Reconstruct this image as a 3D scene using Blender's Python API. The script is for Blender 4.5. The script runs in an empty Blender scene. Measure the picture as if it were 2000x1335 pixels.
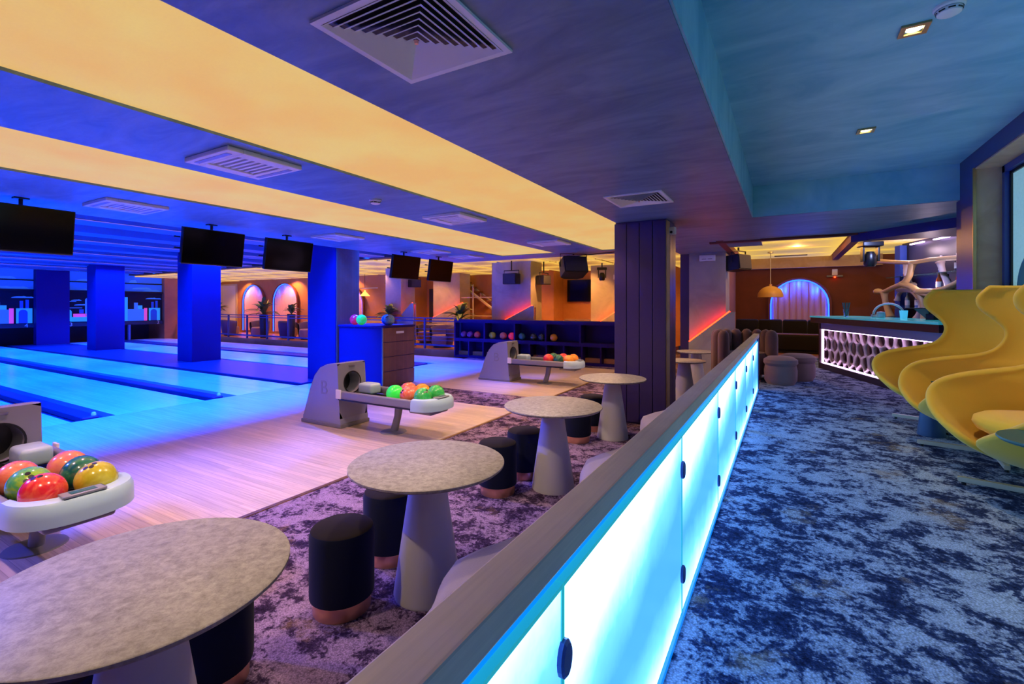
import bpy, bmesh, math, random
from mathutils import Vector, Matrix
random.seed(7)
S = bpy.context.scene
COL = S.collection
PI = math.pi

# ------------------------------------------------------------------ camera
CAMZ = 1.60
cd = bpy.data.cameras.new('camera'); cam = bpy.data.objects.new('camera', cd); COL.objects.link(cam)
cam.location = (0, 0, CAMZ); cam.rotation_euler = (PI/2, 0, math.radians(30.05))
cd.sensor_width = 36.0; cd.lens = 16.65; cd.shift_y = -70.5/2000.0; cd.clip_start = 0.02; cd.clip_end = 200
S.camera = cam
S.view_settings.view_transform = 'Standard'; S.view_settings.look = 'None'
S.view_settings.exposure = 0.0; S.view_settings.gamma = 1.0; S.view_settings.use_curve_mapping = False

S.cycles.max_bounces = 5; S.cycles.diffuse_bounces = 3; S.cycles.glossy_bounces = 2; S.cycles.transmission_bounces = 4
S.cycles.caustics_reflective = False; S.cycles.caustics_refractive = False
# ------------------------------------------------------------------ world, the room's large lights and added fill
w = bpy.data.worlds.new('world'); S.world = w; w.use_nodes = True
w.node_tree.nodes['Background'].inputs[0].default_value = (0.02, 0.03, 0.08, 1)
w.node_tree.nodes['Background'].inputs[1].default_value = 0.3

def area(name, loc, rot, sx, sy, power, col, spread=180):
    l = bpy.data.lights.new(name, 'AREA'); l.shape = 'RECTANGLE'; l.size = sx; l.size_y = sy
    l.energy = power; l.color = col; l.spread = math.radians(spread)
    o = bpy.data.objects.new(name, l); COL.objects.link(o); o.location = loc; o.rotation_euler = rot
    return o
def spot(name, loc, target, power, col, ang=100, blend=0.6, r=0.03):
    l = bpy.data.lights.new(name, 'SPOT'); l.energy = power; l.color = col
    l.spot_size = math.radians(ang); l.spot_blend = blend; l.shadow_soft_size = r
    o = bpy.data.objects.new(name, l); COL.objects.link(o); o.location = loc
    d = Vector(target) - Vector(loc); o.rotation_euler = d.to_track_quat('-Z', 'Y').to_euler()
    return o
def point(name, loc, power, col, r=0.0):
    l = bpy.data.lights.new(name, 'POINT'); l.energy = power; l.color = col; l.shadow_soft_size = r
    o = bpy.data.objects.new(name, l); COL.objects.link(o); o.location = loc
    return o
UV = (0.0, 0.055, 1.0)
DOWN = (0, 0, 0)
# ultraviolet tubes above the lanes, hidden behind the ceiling edge and the ribs
area('uv_tube', (-7.86, 2.2, 3.14), DOWN, 0.10, 8.6, 1900, UV, 100)
area('uv_tube', (-7.86, 9.1, 3.14), DOWN, 0.10, 3.2, 680, UV, 100)
for y in (-.5, 2.2, 4.9, 8.6): spot('blue_fill', (-7.62, y, 2.64), (-3.0, y-.1, 0), 1600, (.06, .09, 1.0), 62, .9)  # added blue fill below the ceiling edge, not a fixture of the hall
for x in (-10.97, -14.27, -17.57, -20.87, -24.17):
    area('uv_tube', (x, 5.8, 3.17), DOWN, 0.12, 12.0, 1800, UV, 105)
WARM = (1.0, 0.52, 0.26)
for y in (0.2, 1.7, 3.2, 4.7, 6.2, 7.7, 9.2):            # lamps in the two ceiling coves
    spot('cove_lamp', (-2.65, y, 2.74), (-2.5, y, 0), 115, (1.0, .70, .52) if y < 5 else (1.0, .58, .36), 125, 0.6)
    spot('cove_lamp', (-4.8, y, 2.74), (-4.4, y, 0), 88, (1.0, .44, .62) if y < 4 else (1.0, .48, .30), 100, 0.7)

for x in (-25, -21, -17, -13, -9.5, -6, -3.2):           # amber fill added under the back room ceiling, no fixtures
    for y in (12.7, 14.4): spot('back_room_fill', (x, y, 2.93), (x, y+1.2, 0), 160, (1.0, .40, .09), 120, .5)
for x in (-12, -9.5, -6): spot('back_room_fill', (x, 16.2, 2.93), (x, 17, 0), 90, (1.0, .40, .09), 130, .5)
point('bar_fill', (0.2, 11.6, 2.8), 25, (1.0, .45, .12)); point('bar_fill', (1.4, 9.6, 2.75), 60, (.35, .45, 1.0))  # warm and blue fill added to lift the dim bar area
# ------------------------------------------------------------------ materials
def newmat(name):
    m = bpy.data.materials.new(name); m.use_nodes = True
    nt = m.node_tree; b = nt.nodes['Principled BSDF']
    return m, nt, b
def plain(name, col, rough=0.5, metal=0.0, emit=None, es=0.0, coat=0.0, spec=0.5, trans=0.0, sheen=0.0):
    m, nt, b = newmat(name)
    b.inputs['Base Color'].default_value = (*col, 1); b.inputs['Roughness'].default_value = rough
    b.inputs['Metallic'].default_value = metal; b.inputs['Coat Weight'].default_value = coat
    b.inputs['Specular IOR Level'].default_value = spec; b.inputs['Transmission Weight'].default_value = trans
    b.inputs['Sheen Weight'].default_value = sheen
    if emit: b.inputs['Emission Color'].default_value = (*emit, 1); b.inputs['Emission Strength'].default_value = es
    return m
def coords(nt, scale=(1, 1, 1), kind='Object', rot=(0, 0, 0)):
    t = nt.nodes.new('ShaderNodeTexCoord'); mp = nt.nodes.new('ShaderNodeMapping')
    mp.inputs['Scale'].default_value = scale; mp.inputs['Rotation'].default_value = rot
    nt.links.new(t.outputs[kind], mp.inputs[0]); return mp.outputs[0]
def noise(nt, v, sc, det=4, rough=.55, dist=0.0):
    n = nt.nodes.new('ShaderNodeTexNoise'); n.inputs['Scale'].default_value = sc; n.inputs['Detail'].default_value = det
    n.inputs['Roughness'].default_value = rough; n.inputs['Distortion'].default_value = dist
    nt.links.new(v, n.inputs['Vector']); return n.outputs['Fac']
def ramp(nt, fac, stops, mode='LINEAR'):
    r = nt.nodes.new('ShaderNodeValToRGB'); cr = r.color_ramp; cr.interpolation = mode
    while len(cr.elements) < len(stops): cr.elements.new(0.5)
    for e, (p, c) in zip(cr.elements, stops): e.position = p; e.color = (*c, 1)
    nt.links.new(fac, r.inputs[0]); return r.outputs[0]
def mixc(nt, fac, a, b, mode='MIX'):
    n = nt.nodes.new('ShaderNodeMix'); n.data_type = 'RGBA'; n.blend_type = mode
    for sock, v in ((n.inputs[0], fac), (n.inputs[6], a), (n.inputs[7], b)):
        if isinstance(v, (int, float)): sock.default_value = v
        elif isinstance(v, tuple): sock.default_value = (*v, 1)
        else: nt.links.new(v, sock)
    return n.outputs[2]
def math_(nt, op, a, b=None, c=None):
    n = nt.nodes.new('ShaderNodeMath'); n.operation = op
    for i, v in enumerate((a, b, c)):
        if v is None: continue
        if isinstance(v, (int, float)): n.inputs[i].default_value = v
        else: nt.links.new(v, n.inputs[i])
    return n.outputs[0]
def bump(nt, b, h, s=0.3, d=0.01):
    n = nt.nodes.new('ShaderNodeBump'); n.inputs['Strength'].default_value = s; n.inputs['Distance'].default_value = d
    nt.links.new(h, n.inputs['Height']); nt.links.new(n.outputs[0], b.inputs['Normal'])

def carpet(name, dark, mid, light, gold):
    m, nt, b = newmat(name)
    v = coords(nt)
    n1 = noise(nt, v, 6.5, 9, .74, .3); n2 = noise(nt, v, 42, 3, .6); n3 = noise(nt, v, 1.3, 3, .5)
    s = math_(nt, 'ADD', math_(nt, 'MULTIPLY', n1, .74), math_(nt, 'MULTIPLY', n2, .26))
    s = math_(nt, 'ADD', s, math_(nt, 'MULTIPLY', math_(nt, 'SUBTRACT', n3, .5), .22))
    c = ramp(nt, s, [(0.38, dark), (0.47, mid), (0.525, light), (0.62, tuple(min(1, x*1.25) for x in light))])
    g = ramp(nt, noise(nt, v, 2.1, 6, .7), [(.58, (0, 0, 0)), (.66, (1, 1, 1))])
    c = mixc(nt, mixc(nt, .6, (0, 0, 0), g), c, mixc(nt, .75, c, gold))
    vo = nt.nodes.new('ShaderNodeTexVoronoi'); vo.inputs['Scale'].default_value = 130
    nt.links.new(v, vo.inputs['Vector'])
    k = ramp(nt, vo.outputs['Distance'], [(0.1, (1, 1, 1)), (0.75, (.45, .45, .45))])
    c = mixc(nt, 1.0, c, k, 'MULTIPLY')
    nt.links.new(c, b.inputs['Base Color']); b.inputs['Roughness'].default_value = .95
    b.inputs['Specular IOR Level'].default_value = .15
    bump(nt, b, vo.outputs['Distance'], .35, .006); return m
M = {}
M['carpet'] = carpet('carpet_purple', (.016, .006, .030), (.06, .032, .095), (.36, .25, .42), (.40, .24, .12))
M['carpet_blue'] = carpet('carpet_blue', (.004, .012, .07), (.03, .06, .20), (.40, .54, .84), (.50, .42, .28))

def wood_floor(name, a, bcol, rough=.32, lng=(0.6, 22, 1)):
    m, nt, b = newmat(name)
    v = coords(nt, lng)
    n = noise(nt, v, 2.2, 8, .65); n2 = noise(nt, coords(nt), 1.2, 3)
    c = mixc(nt, ramp(nt, n, [(.36, (0, 0, 0)), (.64, (1, 1, 1))]), a, bcol)
    br = nt.nodes.new('ShaderNodeTexBrick'); br.inputs['Scale'].default_value = 1.0
    br.inputs['Brick Width'].default_value = 1.9; br.inputs['Row Height'].default_value = .062; br.inputs['Mortar Size'].default_value = .0016
    br.inputs['Color1'].default_value = (.86, .86, .86, 1); br.inputs['Color2'].default_value = (1.08, 1.04, 1, 1); br.inputs['Mortar'].default_value = (.55, .5, .5, 1)
    nt.links.new(coords(nt), br.inputs['Vector'])
    c = mixc(nt, 1.0, c, br.outputs['Color'], 'MULTIPLY')
    c = mixc(nt, math_(nt, 'MULTIPLY', n2, .25), c, (bcol[0]*.8, bcol[1]*.75, bcol[2]*.7))
    nt.links.new(c, b.inputs['Base Color']); b.inputs['Roughness'].default_value = rough
    return m
M['approach'] = wood_floor('approach_maple', (.52, .42, .35), (.72, .62, .52), .30)
M['lane'] = wood_floor('lane_maple', (.66, .70, .74), (.80, .84, .86), .22)
M['plank_wood'] = wood_floor('bar_floor_wood', (.42, .16, .05), (.6, .27, .1), .35)

def plaster(name, a, bcol, sc=1.6, stretch=(1, 3.2, 1), rough=.45, rot=0.25):
    m, nt, b = newmat(name)
    v = coords(nt, stretch, rot=(0, 0, rot))
    n = noise(nt, v, sc, 8, .62, .8); n2 = noise(nt, coords(nt), .7, 2)
    f = math_(nt, 'ADD', math_(nt, 'MULTIPLY', n, .75), math_(nt, 'MULTIPLY', n2, .25))
    c = mixc(nt, ramp(nt, f, [(.38, (0, 0, 0)), (.62, (1, 1, 1))]), a, bcol)
    nt.links.new(c, b.inputs['Base Color']); b.inputs['Roughness'].default_value = rough
    bump(nt, b, n, .12, .01); return m
M['ceiling'] = plaster('ceiling_plaster', (.10, .19, .28), (.20, .32, .42))
M['recess'] = plaster('recess_plaster', (.14, .48, .66), (.30, .66, .80), 1.5, (1, 2.2, 1))
M['concrete'] = plaster('pillar_concrete', (.34, .31, .28), (.46, .42, .37), 1.6, (1, 1, 1), .7)
M['terracotta'] = plaster('terracotta_wall', (.42, .17, .065), (.52, .22, .09), 1.2, (1, 1, 1), .8)
M['maroon'] = plaster('maroon_wall', (.17, .045, .03), (.23, .06, .035), 1.2, (1, 1, 1), .75)
M['jamb'] = plaster('jamb_plaster', (.50, .31, .17), (.64, .43, .25), 3, (1, 1, 1), .7)
M['lane_ceiling'] = plain('lane_ceiling_paint', (.20, .24, .34), .6)
M['rib'] = plain('rib_paint', (.12, .18, .34), .5)
M['column'] = plain('column_laminate', (.045, .028, .13), .38)
M['column_blue'] = plain('column_blue_paint', (.022, .007, .12), .6, spec=.2)
M['dark_wall'] = plain('dark_wall', (.03, .03, .05), .7)
M['gutter'] = plain('gutter_plastic', (.02, .02, .085), .35)
M['black'] = plain('black_plastic', (.006, .006, .007), .35)
M['screen'] = plain('screen_glass', (.0015, .0015, .002), .12, spec=.25)
M['white'] = plain('white_plastic', (.82, .84, .88), .35); M['vent'] = plain('vent_enamel', (.86, .93, .98), .45)
M['bumper'] = plain('bumper_plastic', (.46, .66, .84), .3)
M['grey'] = plain('grey_plastic', (.22, .23, .26), .4)
M['hood_grey'] = plain('hood_grey_plastic', (.30, .33, .46), .38)
M['hood_face'] = plain('hood_face_plastic', (.25, .27, .32), .35)
M['gold'] = plain('rose_gold_metal', (.95, .50, .30), .30, .75)
M['brass'] = plain('brass_trim', (.55, .36, .16), .35, 1.0)
M['steel'] = plain('brushed_steel', (.5, .52, .56), .3, 1.0)
M['rail_paint'] = plain('rail_blue_metal', (.05, .08, .28), .4, .2)
def brushed(name, col, rough):
    m, nt, b = newmat(name)
    n = noise(nt, coords(nt, (40, 1.2, 60)), 3, 6, .7); n2 = noise(nt, coords(nt), 2.5, 5, .6)
    f = math_(nt, 'ADD', math_(nt, 'MULTIPLY', n, .4), math_(nt, 'MULTIPLY', n2, .6))
    c = mixc(nt, ramp(nt, f, [(.35, (0, 0, 0)), (.65, (1, 1, 1))]), tuple(x*.75 for x in col), col)
    nt.links.new(c, b.inputs['Base Color']); b.inputs['Roughness'].default_value = rough; b.inputs['Metallic'].default_value = .3
    return m
M['handrail'] = brushed('handrail_metal', (.85, .76, .58), .42)
M['velvet'] = plain('navy_velvet', (.004, .008, .030), .9, sheen=.06, spec=.2)
M['velvet_top'] = plain('black_velvet', (.010, .007, .008), .95, sheen=.04, spec=.2)
M['cone'] = plain('table_base_paint', (.62, .64, .62), .5)
def stone(name, a, bcol):
    m, nt, b = newmat(name)
    n = noise(nt, coords(nt), 30, 10, .8, .25); n2 = noise(nt, coords(nt), 6, 4)
    c = mixc(nt, ramp(nt, n, [(.36, (0, 0, 0)), (.62, (1, 1, 1))]), a, bcol)
    c = mixc(nt, math_(nt, 'MULTIPLY', n2, .4), c, tuple(x*.75 for x in a))
    nt.links.new(c, b.inputs['Base Color']); b.inputs['Roughness'].default_value = .55
    bump(nt, b, n, .1, .004); return m
M['stone'] = stone('table_stone_laminate', (.20, .185, .17), (.47, .44, .40))
def fabric(name, col, sc=260, rough=.95, amt=.35, sheen=.2):
    m, nt, b = newmat(name)
    n = noise(nt, coords(nt), sc, 3, .7); n2 = noise(nt, coords(nt), 3, 3)
    c = mixc(nt, math_(nt, 'MULTIPLY', n, amt*2), tuple(x*1.15 for x in col), tuple(x*.6 for x in col))
    c = mixc(nt, math_(nt, 'MULTIPLY', n2, .2), c, tuple(x*.8 for x in col))
    nt.links.new(c, b.inputs['Base Color']); b.inputs['Roughness'].default_value = rough; b.inputs['Sheen Weight'].default_value = sheen
    bump(nt, b, n, .3, .004); return m
M['boucle'] = fabric('boucle_fabric', (.27, .24, .30), 170)
M['yellow_in'] = fabric('mustard_felt', (.80, .46, .03), 300, .9, .12)
M['yellow_cush'] = fabric('yellow_cushion_felt', (.88, .52, .025), 300, .9, .12)
M['brown_fab'] = fabric('brown_velvet', (.20, .10, .09), 150, .9, .2)
M['blush'] = fabric('blush_fabric', (.36, .22, .20), 150)
M['tub_blue'] = fabric('tub_chair_fabric', (.09, .06, .16), 150)
M['leaf'] = plain('leaf_green', (.06, .16, .05), .45)
M['leaf2'] = plain('leaf_olive', (.20, .20, .05), .45)
M['pot'] = plain('planter_black', (.02, .02, .03), .5)
M['cream'] = plain('cream_metal', (.62, .56, .42), .35, .3)
M['teal_top'] = plain('teal_table_top', (.02, .12, .12), .4)
M['navy_base'] = plain('navy_table_base', (.02, .06, .16), .4)
M['wood_dark'] = wood_floor('console_walnut', (.17, .075, .045), (.27, .13, .075), .45, (22, .6, .6))
M['maroon_dark'] = plain('bar_dark_lacquer', (.035, .010, .014), .3)
M['lattice'] = plain('lattice_cream', (.62, .52, .47), .45)
M['shelf_wood'] = plain('organic_shelf_wood', (.52, .33, .15), .42)
M['shelf_pink_lit'] = plain('organic_shelf_pink_lit', (.66, .56, .53), .45)  # rear struts paler: the pink light on them is put into the colour
M['glass'] = plain('shelf_glass', (.35, .75, .65), .05, trans=.85)
M['clear'] = plain('clear_glass', (.8, .95, 1.0), .03, trans=.95)
M['lamp_gold'] = plain('pendant_mustard', (.62, .33, .06), .4)
M['sofa_black'] = fabric('black_velvet_sofa', (.012, .008, .009), 150)
def curtain(name, col):
    m, nt, b = newmat(name); b.inputs['Base Color'].default_value = (*col, 1); b.inputs['Roughness'].default_value = .7
    b.inputs['Sheen Weight'].default_value = .3; return m
M['curtain'] = curtain('curtain_salmon', (.75, .42, .34))
def glow(name, col, s):
    m, nt, b = newmat(name); b.inputs['Base Color'].default_value = (0, 0, 0, 1)
    b.inputs['Emission Color'].default_value = (*col, 1); b.inputs['Emission Strength'].default_value = s
    b.inputs['Specular IOR Level'].default_value = 0; return m
M['led_blue'] = glow('led_blue', (.01, .05, 1.0), 9.0)
M['led_red'] = glow('led_red', (1.0, .016, .003), 22.0)
M['led_violet'] = glow('led_violet', (.30, .20, 1.0), .9)
M['led_white'] = glow('led_lilac_white', (.80, .50, 1.0), 9.0)
M['led_warm'] = glow('led_amber', (1.0, .62, .14), 1.6)
M['lamp_spot'] = glow('downlight_lens', (1.0, .95, .5), 8.0)
def cove(name):                                           # cove plaster; wash of its hidden LED strips put in as emission
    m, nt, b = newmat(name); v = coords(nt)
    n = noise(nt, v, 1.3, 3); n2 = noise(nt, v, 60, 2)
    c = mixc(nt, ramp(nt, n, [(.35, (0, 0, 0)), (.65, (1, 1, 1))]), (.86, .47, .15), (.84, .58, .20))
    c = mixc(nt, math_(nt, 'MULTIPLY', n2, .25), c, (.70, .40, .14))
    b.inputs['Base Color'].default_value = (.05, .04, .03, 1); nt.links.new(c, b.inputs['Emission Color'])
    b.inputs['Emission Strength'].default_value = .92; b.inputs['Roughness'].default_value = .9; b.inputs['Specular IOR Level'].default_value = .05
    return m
M['cove'] = cove('cove_lit_plaster')
def edge_panel(name, inner, edge, s):                     # ceiling tile; light of LEDs behind its rim put in as emission
    m, nt, b = newmat(name)
    t = nt.nodes.new('ShaderNodeTexCoord'); sp = nt.nodes.new('ShaderNodeSeparateXYZ'); nt.links.new(t.outputs['Generated'], sp.inputs[0])
    ds = []
    for i in (0, 1):
        a = math_(nt, 'ABSOLUTE', math_(nt, 'SUBTRACT', sp.outputs[i], .5)); ds.append(math_(nt, 'MULTIPLY', a, 2))
    d = math_(nt, 'MAXIMUM', ds[0], ds[1])
    c = ramp(nt, d, [(0.15, inner), (.75, tuple((i+e)/2 for i, e in zip(inner, edge))), (.98, edge)])
    b.inputs['Base Color'].default_value = (.25, .18, .12, 1); nt.links.new(c, b.inputs['Emission Color'])
    b.inputs['Emission Strength'].default_value = s; b.inputs['Roughness'].default_value = .8; return m
M['tile'] = edge_panel('amber_tile', (.40, .19, .045), (1.0, .60, .10), .8)
M['tile_bar'] = edge_panel('amber_tile_bar', (.46, .30, .10), (1.0, .62, .08), .9)
def lightbox(name):                                        # frosted light box: tubes along its top and bottom edge
    m, nt, b = newmat(name); v = coords(nt)
    t = nt.nodes.new('ShaderNodeTexCoord'); sp = nt.nodes.new('ShaderNodeSeparateXYZ'); nt.links.new(t.outputs['Generated'], sp.inputs[0])
    yy, zz = sp.outputs[1], sp.outputs[2]
    n = noise(nt, v, 5, 6, .6); n2 = noise(nt, v, 60, 3)
    f = math_(nt, 'ABSOLUTE', math_(nt, 'SUBTRACT', zz, .42)); f = math_(nt, 'MULTIPLY', f, 2)
    f = math_(nt, 'ADD', f, math_(nt, 'MULTIPLY', math_(nt, 'MULTIPLY', math_(nt, 'SUBTRACT', .45, yy), zz), .8))
    f = math_(nt, 'ADD', f, math_(nt, 'MULTIPLY', math_(nt, 'SUBTRACT', n, .5), .35))
    f = math_(nt, 'ADD', f, math_(nt, 'MULTIPLY', math_(nt, 'SUBTRACT', n2, .5), .06))
    c = ramp(nt, f, [(0.15, (.05, .32, 1.0)), (.50, (.14, .60, 1.6)), (.78, (.65, 1.4, 3.0)), (1.0, (1.1, 2.4, 4.6))])
    b.inputs['Base Color'].default_value = (.25, .4, .45, 1); nt.links.new(c, b.inputs['Emission Color'])
    b.inputs['Emission Strength'].default_value = 1.45; b.inputs['Roughness'].default_value = .25; return m
M['lightbox'] = lightbox('frosted_lightbox')
M['cyan_edge'] = plain('glass_edge_cyan', (.05, .45, .5), .15, emit=(.02, .55, .65), es=.5)
M['slot_blue'] = plain('slot_blue', (.01, .10, .30), .3, emit=(.0, .22, .9), es=1.0)
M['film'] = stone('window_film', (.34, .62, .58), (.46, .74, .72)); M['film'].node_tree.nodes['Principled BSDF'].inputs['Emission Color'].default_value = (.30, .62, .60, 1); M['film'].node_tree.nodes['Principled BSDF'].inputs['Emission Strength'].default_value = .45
M['film_teal'] = plain('film_teal', (.05, .27, .27), .5)
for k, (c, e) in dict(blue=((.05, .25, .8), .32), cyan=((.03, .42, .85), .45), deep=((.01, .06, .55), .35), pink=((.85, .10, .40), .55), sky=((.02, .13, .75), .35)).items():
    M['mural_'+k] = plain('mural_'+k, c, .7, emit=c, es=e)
M['mural_dark'] = plain('mural_dark', (.003, .003, .015), .8)

def marble(name, a, bcol, glowc=None, gs=0):
    m, nt, b = newmat(name)
    n = noise(nt, coords(nt), 7, 5, .6, 2.5)
    c = mixc(nt, ramp(nt, n, [(.42, (0, 0, 0)), (.6, (1, 1, 1))]), a, bcol)
    nt.links.new(c, b.inputs['Base Color']); b.inputs['Roughness'].default_value = .18; b.inputs['Coat Weight'].default_value = .6
    nt.links.new(c, b.inputs['Emission Color']); b.inputs['Emission Strength'].default_value = gs
    return m
BALL = dict(red=marble('ball_red', (.75, .02, .03), (.85, .12, .06)), coral=marble('ball_coral', (.85, .16, .08), (.85, .26, .16)),
    peach=marble('ball_peach', (.75, .20, .18), (.75, .28, .12)), lime=marble('ball_lime', (.30, .55, .05), (.08, .42, .12)),
    green=marble('ball_green', (.03, .50, .10), (.10, .65, .12)), neon=marble('ball_neon', (.03, .8, .06), (.04, .8, .08), gs=.45),
    yellow=marble('ball_yellow', (.52, .46, .02), (.62, .56, .05)), forest=marble('ball_forest', (.01, .10, .10), (.04, .20, .10)),
    orange=marble('ball_orange', (.9, .28, .02), (.85, .38, .04)), violet=marble('ball_violet', (.12, .02, .16), (.25, .03, .15)),
    teal=marble('ball_teal', (.02, .20, .34), (.03, .30, .38)), pearl=marble('ball_pearl', (.10, .35, .42), (.42, .52, .30)),
    pink=marble('ball_pink', (.75, .015, .06), (.75, .03, .08), gs=.4), black=marble('ball_black', (.02, .03, .03), (.06, .12, .10)))

# ------------------------------------------------------------------ mesh helpers
class G:
    """collects shapes in one bmesh; .to(name, material, parent) links it as one mesh object"""
    def __init__(s): s.bm = bmesh.new()
    def box(s, x0, y0, z0, x1, y1, z1, bev=0.0, seg=2, mat=None):
        r = bmesh.ops.create_cube(s.bm, size=1.0)
        vs = r['verts']
        T = Matrix.Translation(((x0+x1)/2, (y0+y1)/2, (z0+z1)/2)) @ Matrix.Diagonal((abs(x1-x0), abs(y1-y0), abs(z1-z0), 1))
        bmesh.ops.transform(s.bm, matrix=T, verts=vs)
        if bev > 0:
            es = list({e for v in vs for e in v.link_edges})
            rr = bmesh.ops.bevel(s.bm, geom=es, offset=bev, segments=seg, affect='EDGES', profile=.5)
            vs = list({v for f in rr['faces'] for v in f.verts} | {v for v in vs if v.is_valid})
        if mat is not None: bmesh.ops.transform(s.bm, matrix=mat, verts=[v for v in vs if v.is_valid])
        return s
    def lathe(s, prof, seg=24, c=(0, 0, 0), mat=None, cap=True):
        rings = []
        for r, z in prof:
            if r <= 1e-6: rings.append([s.bm.verts.new((c[0], c[1], c[2]+z))])
            else: rings.append([s.bm.verts.new((c[0]+r*math.cos(2*PI*i/seg), c[1]+r*math.sin(2*PI*i/seg), c[2]+z)) for i in range(seg)])
        for a, b in zip(rings, rings[1:]):
            for i in range(seg):
                j = (i+1) % seg
                if len(a) == 1 and len(b) == 1: continue
                if len(a) == 1: s.bm.faces.new((a[0], b[j], b[i]))
                elif len(b) == 1: s.bm.faces.new((a[i], a[j], b[0]))
                else: s.bm.faces.new((a[i], a[j], b[j], b[i]))
        if cap:
            if len(rings[0]) > 1: s.bm.faces.new(list(reversed(rings[0])))
            if len(rings[-1]) > 1: s.bm.faces.new(rings[-1])
        if mat is not None: bmesh.ops.transform(s.bm, matrix=mat, verts=[v for r in rings for v in r])
        return s
    def tube(s, pts, r, seg=8, flat=1.0, up=(0, 0, 1), cap=True):
        pts = [Vector(p) for p in pts]; n = len(pts); rs = r if isinstance(r, (list, tuple)) else [r]*n
        rings = []
        for i, p in enumerate(pts):
            t = (pts[min(i+1, n-1)] - pts[max(i-1, 0)]).normalized()
            u = Vector(up); a = u - t*u.dot(t)
            if a.length < 1e-3: a = Vector((1, 0, 0)) - t*t.x
            a.normalize(); b = t.cross(a)
            rings.append([s.bm.verts.new(p + a*rs[i]*math.cos(2*PI*k/seg) + b*rs[i]*flat*math.sin(2*PI*k/seg)) for k in range(seg)])
        for a, b in zip(rings, rings[1:]):
            for k in range(seg):
                j = (k+1) % seg; s.bm.faces.new((a[k], a[j], b[j], b[k]))
        if cap: s.bm.faces.new(list(reversed(rings[0]))); s.bm.faces.new(rings[-1])
        return s
    def prism(s, poly, a0, a1, axis='y', bev=0.0):
        """poly of 2-D points extruded along an axis; y: (x,z), x: (y,z), z: (x,y)"""
        def P(p, t): return (p[0], t, p[1]) if axis == 'y' else ((t, p[0], p[1]) if axis == 'x' else (p[0], p[1], t))
        A = [s.bm.verts.new(P(p, a0)) for p in poly]; B = [s.bm.verts.new(P(p, a1)) for p in poly]
        n = len(poly); fs = [s.bm.faces.new(A), s.bm.faces.new(list(reversed(B)))]
        for i in range(n): fs.append(s.bm.faces.new((A[i], B[i], B[(i+1) % n], A[(i+1) % n])))
        if bev:
            es = list({e for f in fs for e in f.edges})
            bmesh.ops.bevel(s.bm, geom=es, offset=bev, segments=2, affect='EDGES')
        return s
    def quad(s, a, b, c, d): s.bm.faces.new([s.bm.verts.new(p) for p in (a, b, c, d)]); return s
    def sphere(s, r, c=(0, 0, 0), u=20, v=12, scale=(1, 1, 1)):
        bmesh.ops.create_uvsphere(s.bm, u_segments=u, v_segments=v, radius=r, matrix=Matrix.Translation(c) @ Matrix.Diagonal((*scale, 1)))
        return s
    def grid(s, rows, closed=False):
        V = [[s.bm.verts.new(p) for p in r] for r in rows]
        for a, b in zip(V, V[1:]):
            n = len(a)
            for i in range(n if closed else n-1):
                j = (i+1) % n; s.bm.faces.new((a[i], a[j], b[j], b[i]))
        return s
    def mesh(s, name, mat, smooth=False):
        bmesh.ops.recalc_face_normals(s.bm, faces=s.bm.faces)
        me = bpy.data.meshes.new(name); s.bm.to_mesh(me); s.bm.free()
        if mat: me.materials.append(M[mat] if isinstance(mat, str) else mat)
        if smooth:
            for p in me.polygons: p.use_smooth = True
            if smooth != 'all':
                try: me.set_sharp_from_angle(angle=math.radians(40))
                except Exception: pass
        return me
    def to(s, name, mat, parent=None, smooth=False, loc=(0, 0, 0)):
        o = bpy.data.objects.new(name, s.mesh(name, mat, smooth)); COL.objects.link(o); o.location = loc
        if parent: o.parent = parent
        return o
def part(name, me, parent, loc=(0, 0, 0), rot=(0, 0, 0)):
    o = bpy.data.objects.new(name, me); COL.objects.link(o); o.parent = parent; o.location = loc; o.rotation_euler = rot; return o
def tag(o, label, cat, group=None, kind=None):
    o['label'] = label; o['category'] = cat
    if group: o['group'] = group
    if kind: o['kind'] = kind
    return o
def thing(name, label, cat, loc=(0, 0, 0), rotz=0, group=None):
    o = bpy.data.objects.new(name, None); COL.objects.link(o); o.empty_display_size = .1
    o.location = loc; o.rotation_euler = (0, 0, rotz); return tag(o, label, cat, group)
def struct(name, g, mat, parent=None, smooth=False):
    o = g.to(name, mat, parent, smooth)
    if not parent: o['kind'] = 'structure'
    return o
def copy_tree(o, parent=None):
    c = o.copy(); COL.objects.link(c); c.parent = parent
    for ch in o.children: copy_tree(ch, c)
    return c
def text_mesh(s, size, depth=.002, mat='white', name='lettering'):
    cu = bpy.data.curves.new(name, 'FONT'); cu.body = s; cu.size = size; cu.extrude = depth; cu.align_x = 'CENTER'; cu.align_y = 'CENTER'
    o = bpy.data.objects.new(name, cu); COL.objects.link(o); bpy.context.view_layer.update()
    me = bpy.data.meshes.new_from_object(o.evaluated_get(bpy.context.evaluated_depsgraph_get()))
    bpy.data.objects.remove(o); bpy.data.curves.remove(cu)
    me.materials.clear(); me.materials.append(M[mat]); return me

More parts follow.
